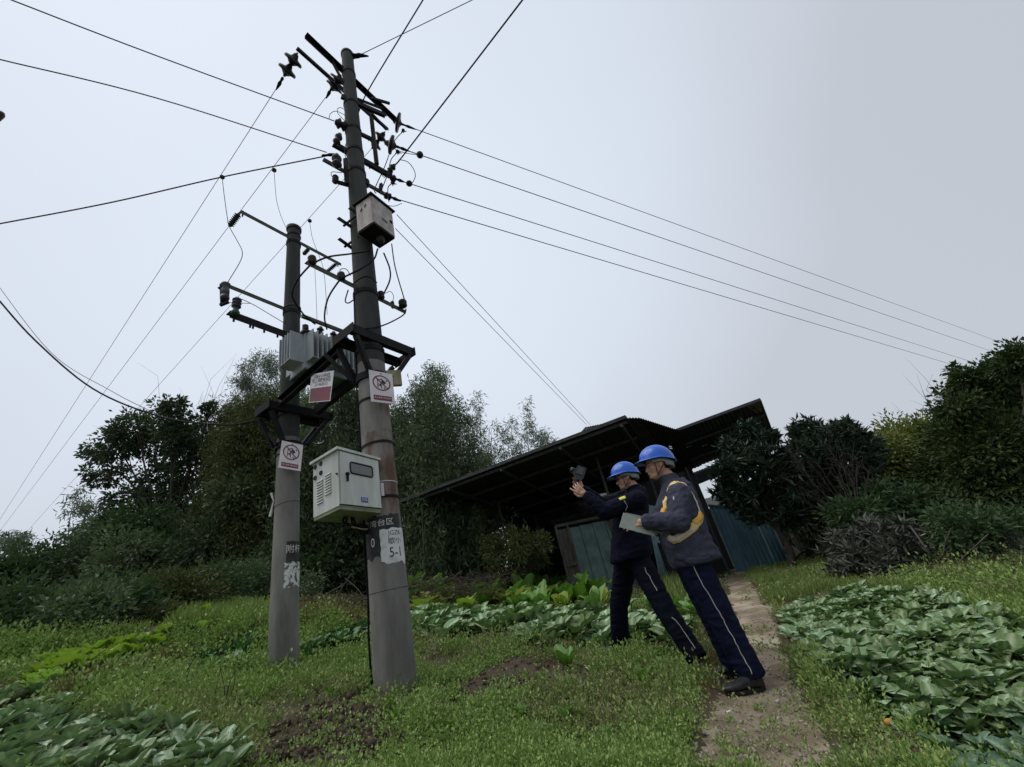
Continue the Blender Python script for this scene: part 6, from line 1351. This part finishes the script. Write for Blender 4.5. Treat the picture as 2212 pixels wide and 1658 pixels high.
ribbon(Pv([(1424, 1164), (1448, 1167), (1470, 1160), (1491, 1144)]), .034, bvc, 'silver_tape', M['silver'], vest, .012)
ribbon(Pv([(1497, 1131), (1509, 1119), (1518, 1109)]), .044, bvc, 'orange_panel', M['hv_orange'], vest, .012)
MB().bar(P(1455, 1073, 3.33), P(1455.5, 1080, 3.325), .006, .008).build('zip_pull', M['white'], pR)
ribbon([P(u, v, 3.4) for u, v in ((1440, 1212), (1470, 1213), (1500, 1211), (1530, 1207))], .05, bvc, 'hem_band', M['coat1'], coat, .003)
piping([P(*p, 3.38) for p in ((1497, 1222), (1510, 1249), (1534, 1289), (1564, 1341), (1588, 1385), (1608, 1425), (1622, 1447), (1626, 1462))], bvt, tr, .003, M['pipe'])
bk = thing('booklet', 'open grey white paper booklet in the hand of the vested man', 'booklet', P(1370, 1130, 3.42))
def sheet(cs, name, m, par, th=.004):
    cs = [np.array(c, float) for c in cs]; n_ = nrmv(np.cross(cs[1]-cs[0], cs[3]-cs[0]))*th; vs = cs+[c+n_ for c in cs]
    return MB().add(vs, [(3, 2, 1, 0), (4, 5, 6, 7), (0, 1, 5, 4), (1, 2, 6, 5), (2, 3, 7, 6), (3, 0, 4, 7)]).build(name, m, par)
sheet([P(1347, 1108, 3.36), P(1384, 1120, 3.40), P(1418, 1160, 3.42), P(1338, 1139, 3.34)], 'cover', M['paper'], bk)
sheet([P(1349, 1109, 3.375), P(1386, 1118, 3.42), P(1422, 1157, 3.45), P(1341, 1135, 3.37)], 'inner_page', M['paper2'], bk, .003)
sheet([P(1352, 1108, 3.395), P(1390, 1116, 3.46), P(1428, 1154, 3.50), P(1350, 1133, 3.42)], 'back_page', M['paper'], bk, .003)
# left worker: navy jacket and trousers, camera raised
f = nrmv((-.95, .30, 0)); l = nrmv((-.30, -.95, 0))
gN, gF = G(1512, 1450), G(1340, 1402)
J = dict(f=f, l=l, head=P(1352, 1032, 4.45), hf=(-1, .06, .03), hu=(.03, 0, 1), neck=P(1373, 1060, 4.47), chest=P(1367, 1108, 4.45), pelv=P(1368, 1198, 4.45), hk=1.12,
         shN=P(1377, 1080, 4.27), elN=P(1306, 1106, 4.18), wrN=P(1266, 1070, 4.20), shF=P(1358, 1076, 4.64), elF=P(1300, 1092, 4.62), wrF=P(1258, 1058, 4.42),
         hipN=P(1382, 1215, 4.34), knN=P(1440, 1322, 4.12), ankN=P(1502, 1416, gN[1]+.0), hipF=P(1352, 1215, 4.56), knF=P(1337, 1312, 4.66), ankF=P(1340, 1392, 4.78), footN=nrmv((-.6, .8, 0)), footF=f,
         handN=dict(d=(-.62, .1, .78), n=(.3, .9, .3), curl=.45, side=-1, st=(0,), k=1.05), handF=dict(d=(-.25, -.1, .95), n=(.2, -.9, .1), curl=.5, side=1, k=1.0))
J['heelN'] = gnd(1524, 1440, gN[1]-.02); J['toeN'] = J['heelN']+np.array((-.13, .18, 0)); J['toeN'][2] = GZ(*J['toeN'][:2])+.004
J['heelF'] = np.array((*(J['ankF'][:2]-f[:2]*.07), 0)); J['toeF'] = np.array((*(J['ankF'][:2]+f[:2]*.18), 0))
for k_ in ('heelF', 'toeF'): J[k_][2] = GZ(*J[k_][:2])+.004
J['spine'] = [(P(1364, 1209, 4.45), 0, .205, .235), (P(1364, 1200, 4.45), 0, .210, .245), (P(1362, 1160, 4.45), 0, .190, .235), (P(1363, 1115, 4.45), 0, .180, .235), (P(1368, 1085, 4.46), 0, .156, .215), (P(1372, 1066, 4.47), 0, .12, .17), (P(1374, 1057, 4.47), 0, .09, .10)]
colL = dict(coat=M['coat2'], trous=M['trous2'], shoeN=M['shoe_grey'], shoeF=M['shoe_grey'], sleeve=(.092, .082, .058), leg=(.112, .088, .082))
pL_, coat, bvc, bvs, tr, bvt, qh = person('man in blue helmet, navy jacket and glasses holding up a camera before the shed', J, colL, GZ(*J['ankF'][:2]), .24, .19)
for s in (-1, 1):
    n_ = 20; ring = [qh(.083, -.012+.014*math.sin(a), s*.030+.020*math.cos(a)) for a in np.linspace(0, 2*math.pi, n_)]
    MB().tube(ring, .0018, 5).tube([qh(.082, -.006, s*.05), qh(.06, -.004, s*.070), qh(-.005, -.004, s*.080)], .002, 5).build('glasses', M['blackp'], pL_)
ribbon([P(1338, 1079, 4.15), P(1346, 1074, 4.15), P(1351, 1073, 4.15)], .035, bvs['sN'], 'shoulder_badge', M['patch_y'], pL_, .002)
piping([P(*p, 4.1) for p in ((1349, 1077), (1358, 1095), (1366, 1112))], bvs['sN'], pL_, .0025, M['pipe'])
piping([P(*p, 4.05) for p in ((1388, 1218), (1404, 1242), (1420, 1273))], bvt, tr, .003, M['pipe']); piping([P(*p, 3.9) for p in ((1450, 1321), (1474, 1349), (1502, 1399))], bvt, tr, .003, M['pipe'])
dv = thing('handheld_camera', 'black handheld inspection camera held up by the man with glasses', 'camera', P(1253, 1020, 4.30))
def prism(cs, y0, y1, name, m, par, inset=1.0):
    a = [P(u, v, y0) for u, v in cs]; c0_ = np.mean(a, 0); b_ = [P(u, v, y1) for u, v in cs]; c1_ = np.mean(b_, 0); vs = a+[c1_+(q-c1_)*inset for q in b_]; n = len(cs)
    return MB().add(vs, [tuple(range(n)), tuple(range(n, 2*n))[::-1]]+[(k, n+k, n+(k+1) % n, (k+1) % n) for k in range(n)]).build(name, m, par)
prism([(1249, 1005), (1267, 1012), (1261, 1032), (1255, 1040), (1243, 1033), (1236, 1022)], 4.24, 4.36, 'camera_body', M['blackp'], dv, .95)
prism([(1251, 1009), (1262, 1013), (1258, 1027), (1244, 1022)], 4.225, 4.2385, 'screen', M['screen'], dv, 1.0)
MB().discs(P(1240, 1018, 4.30), P(1232, 1015, 4.30), [(0, .03), (.8, .03), (1, .022)], 14).build('lens', M['blackp'], dv)
MB().tube([P(1248, 1034, 4.31), P(1244, 1048, 4.32), P(1246, 1060, 4.32)], [.02, .018, .015], 10).build('grip', M['blackp'], dv)
MB().bar(P(1254, 1024, 4.222), P(1257, 1024, 4.222), .02, .004).build('button', M['h_grey'], dv)
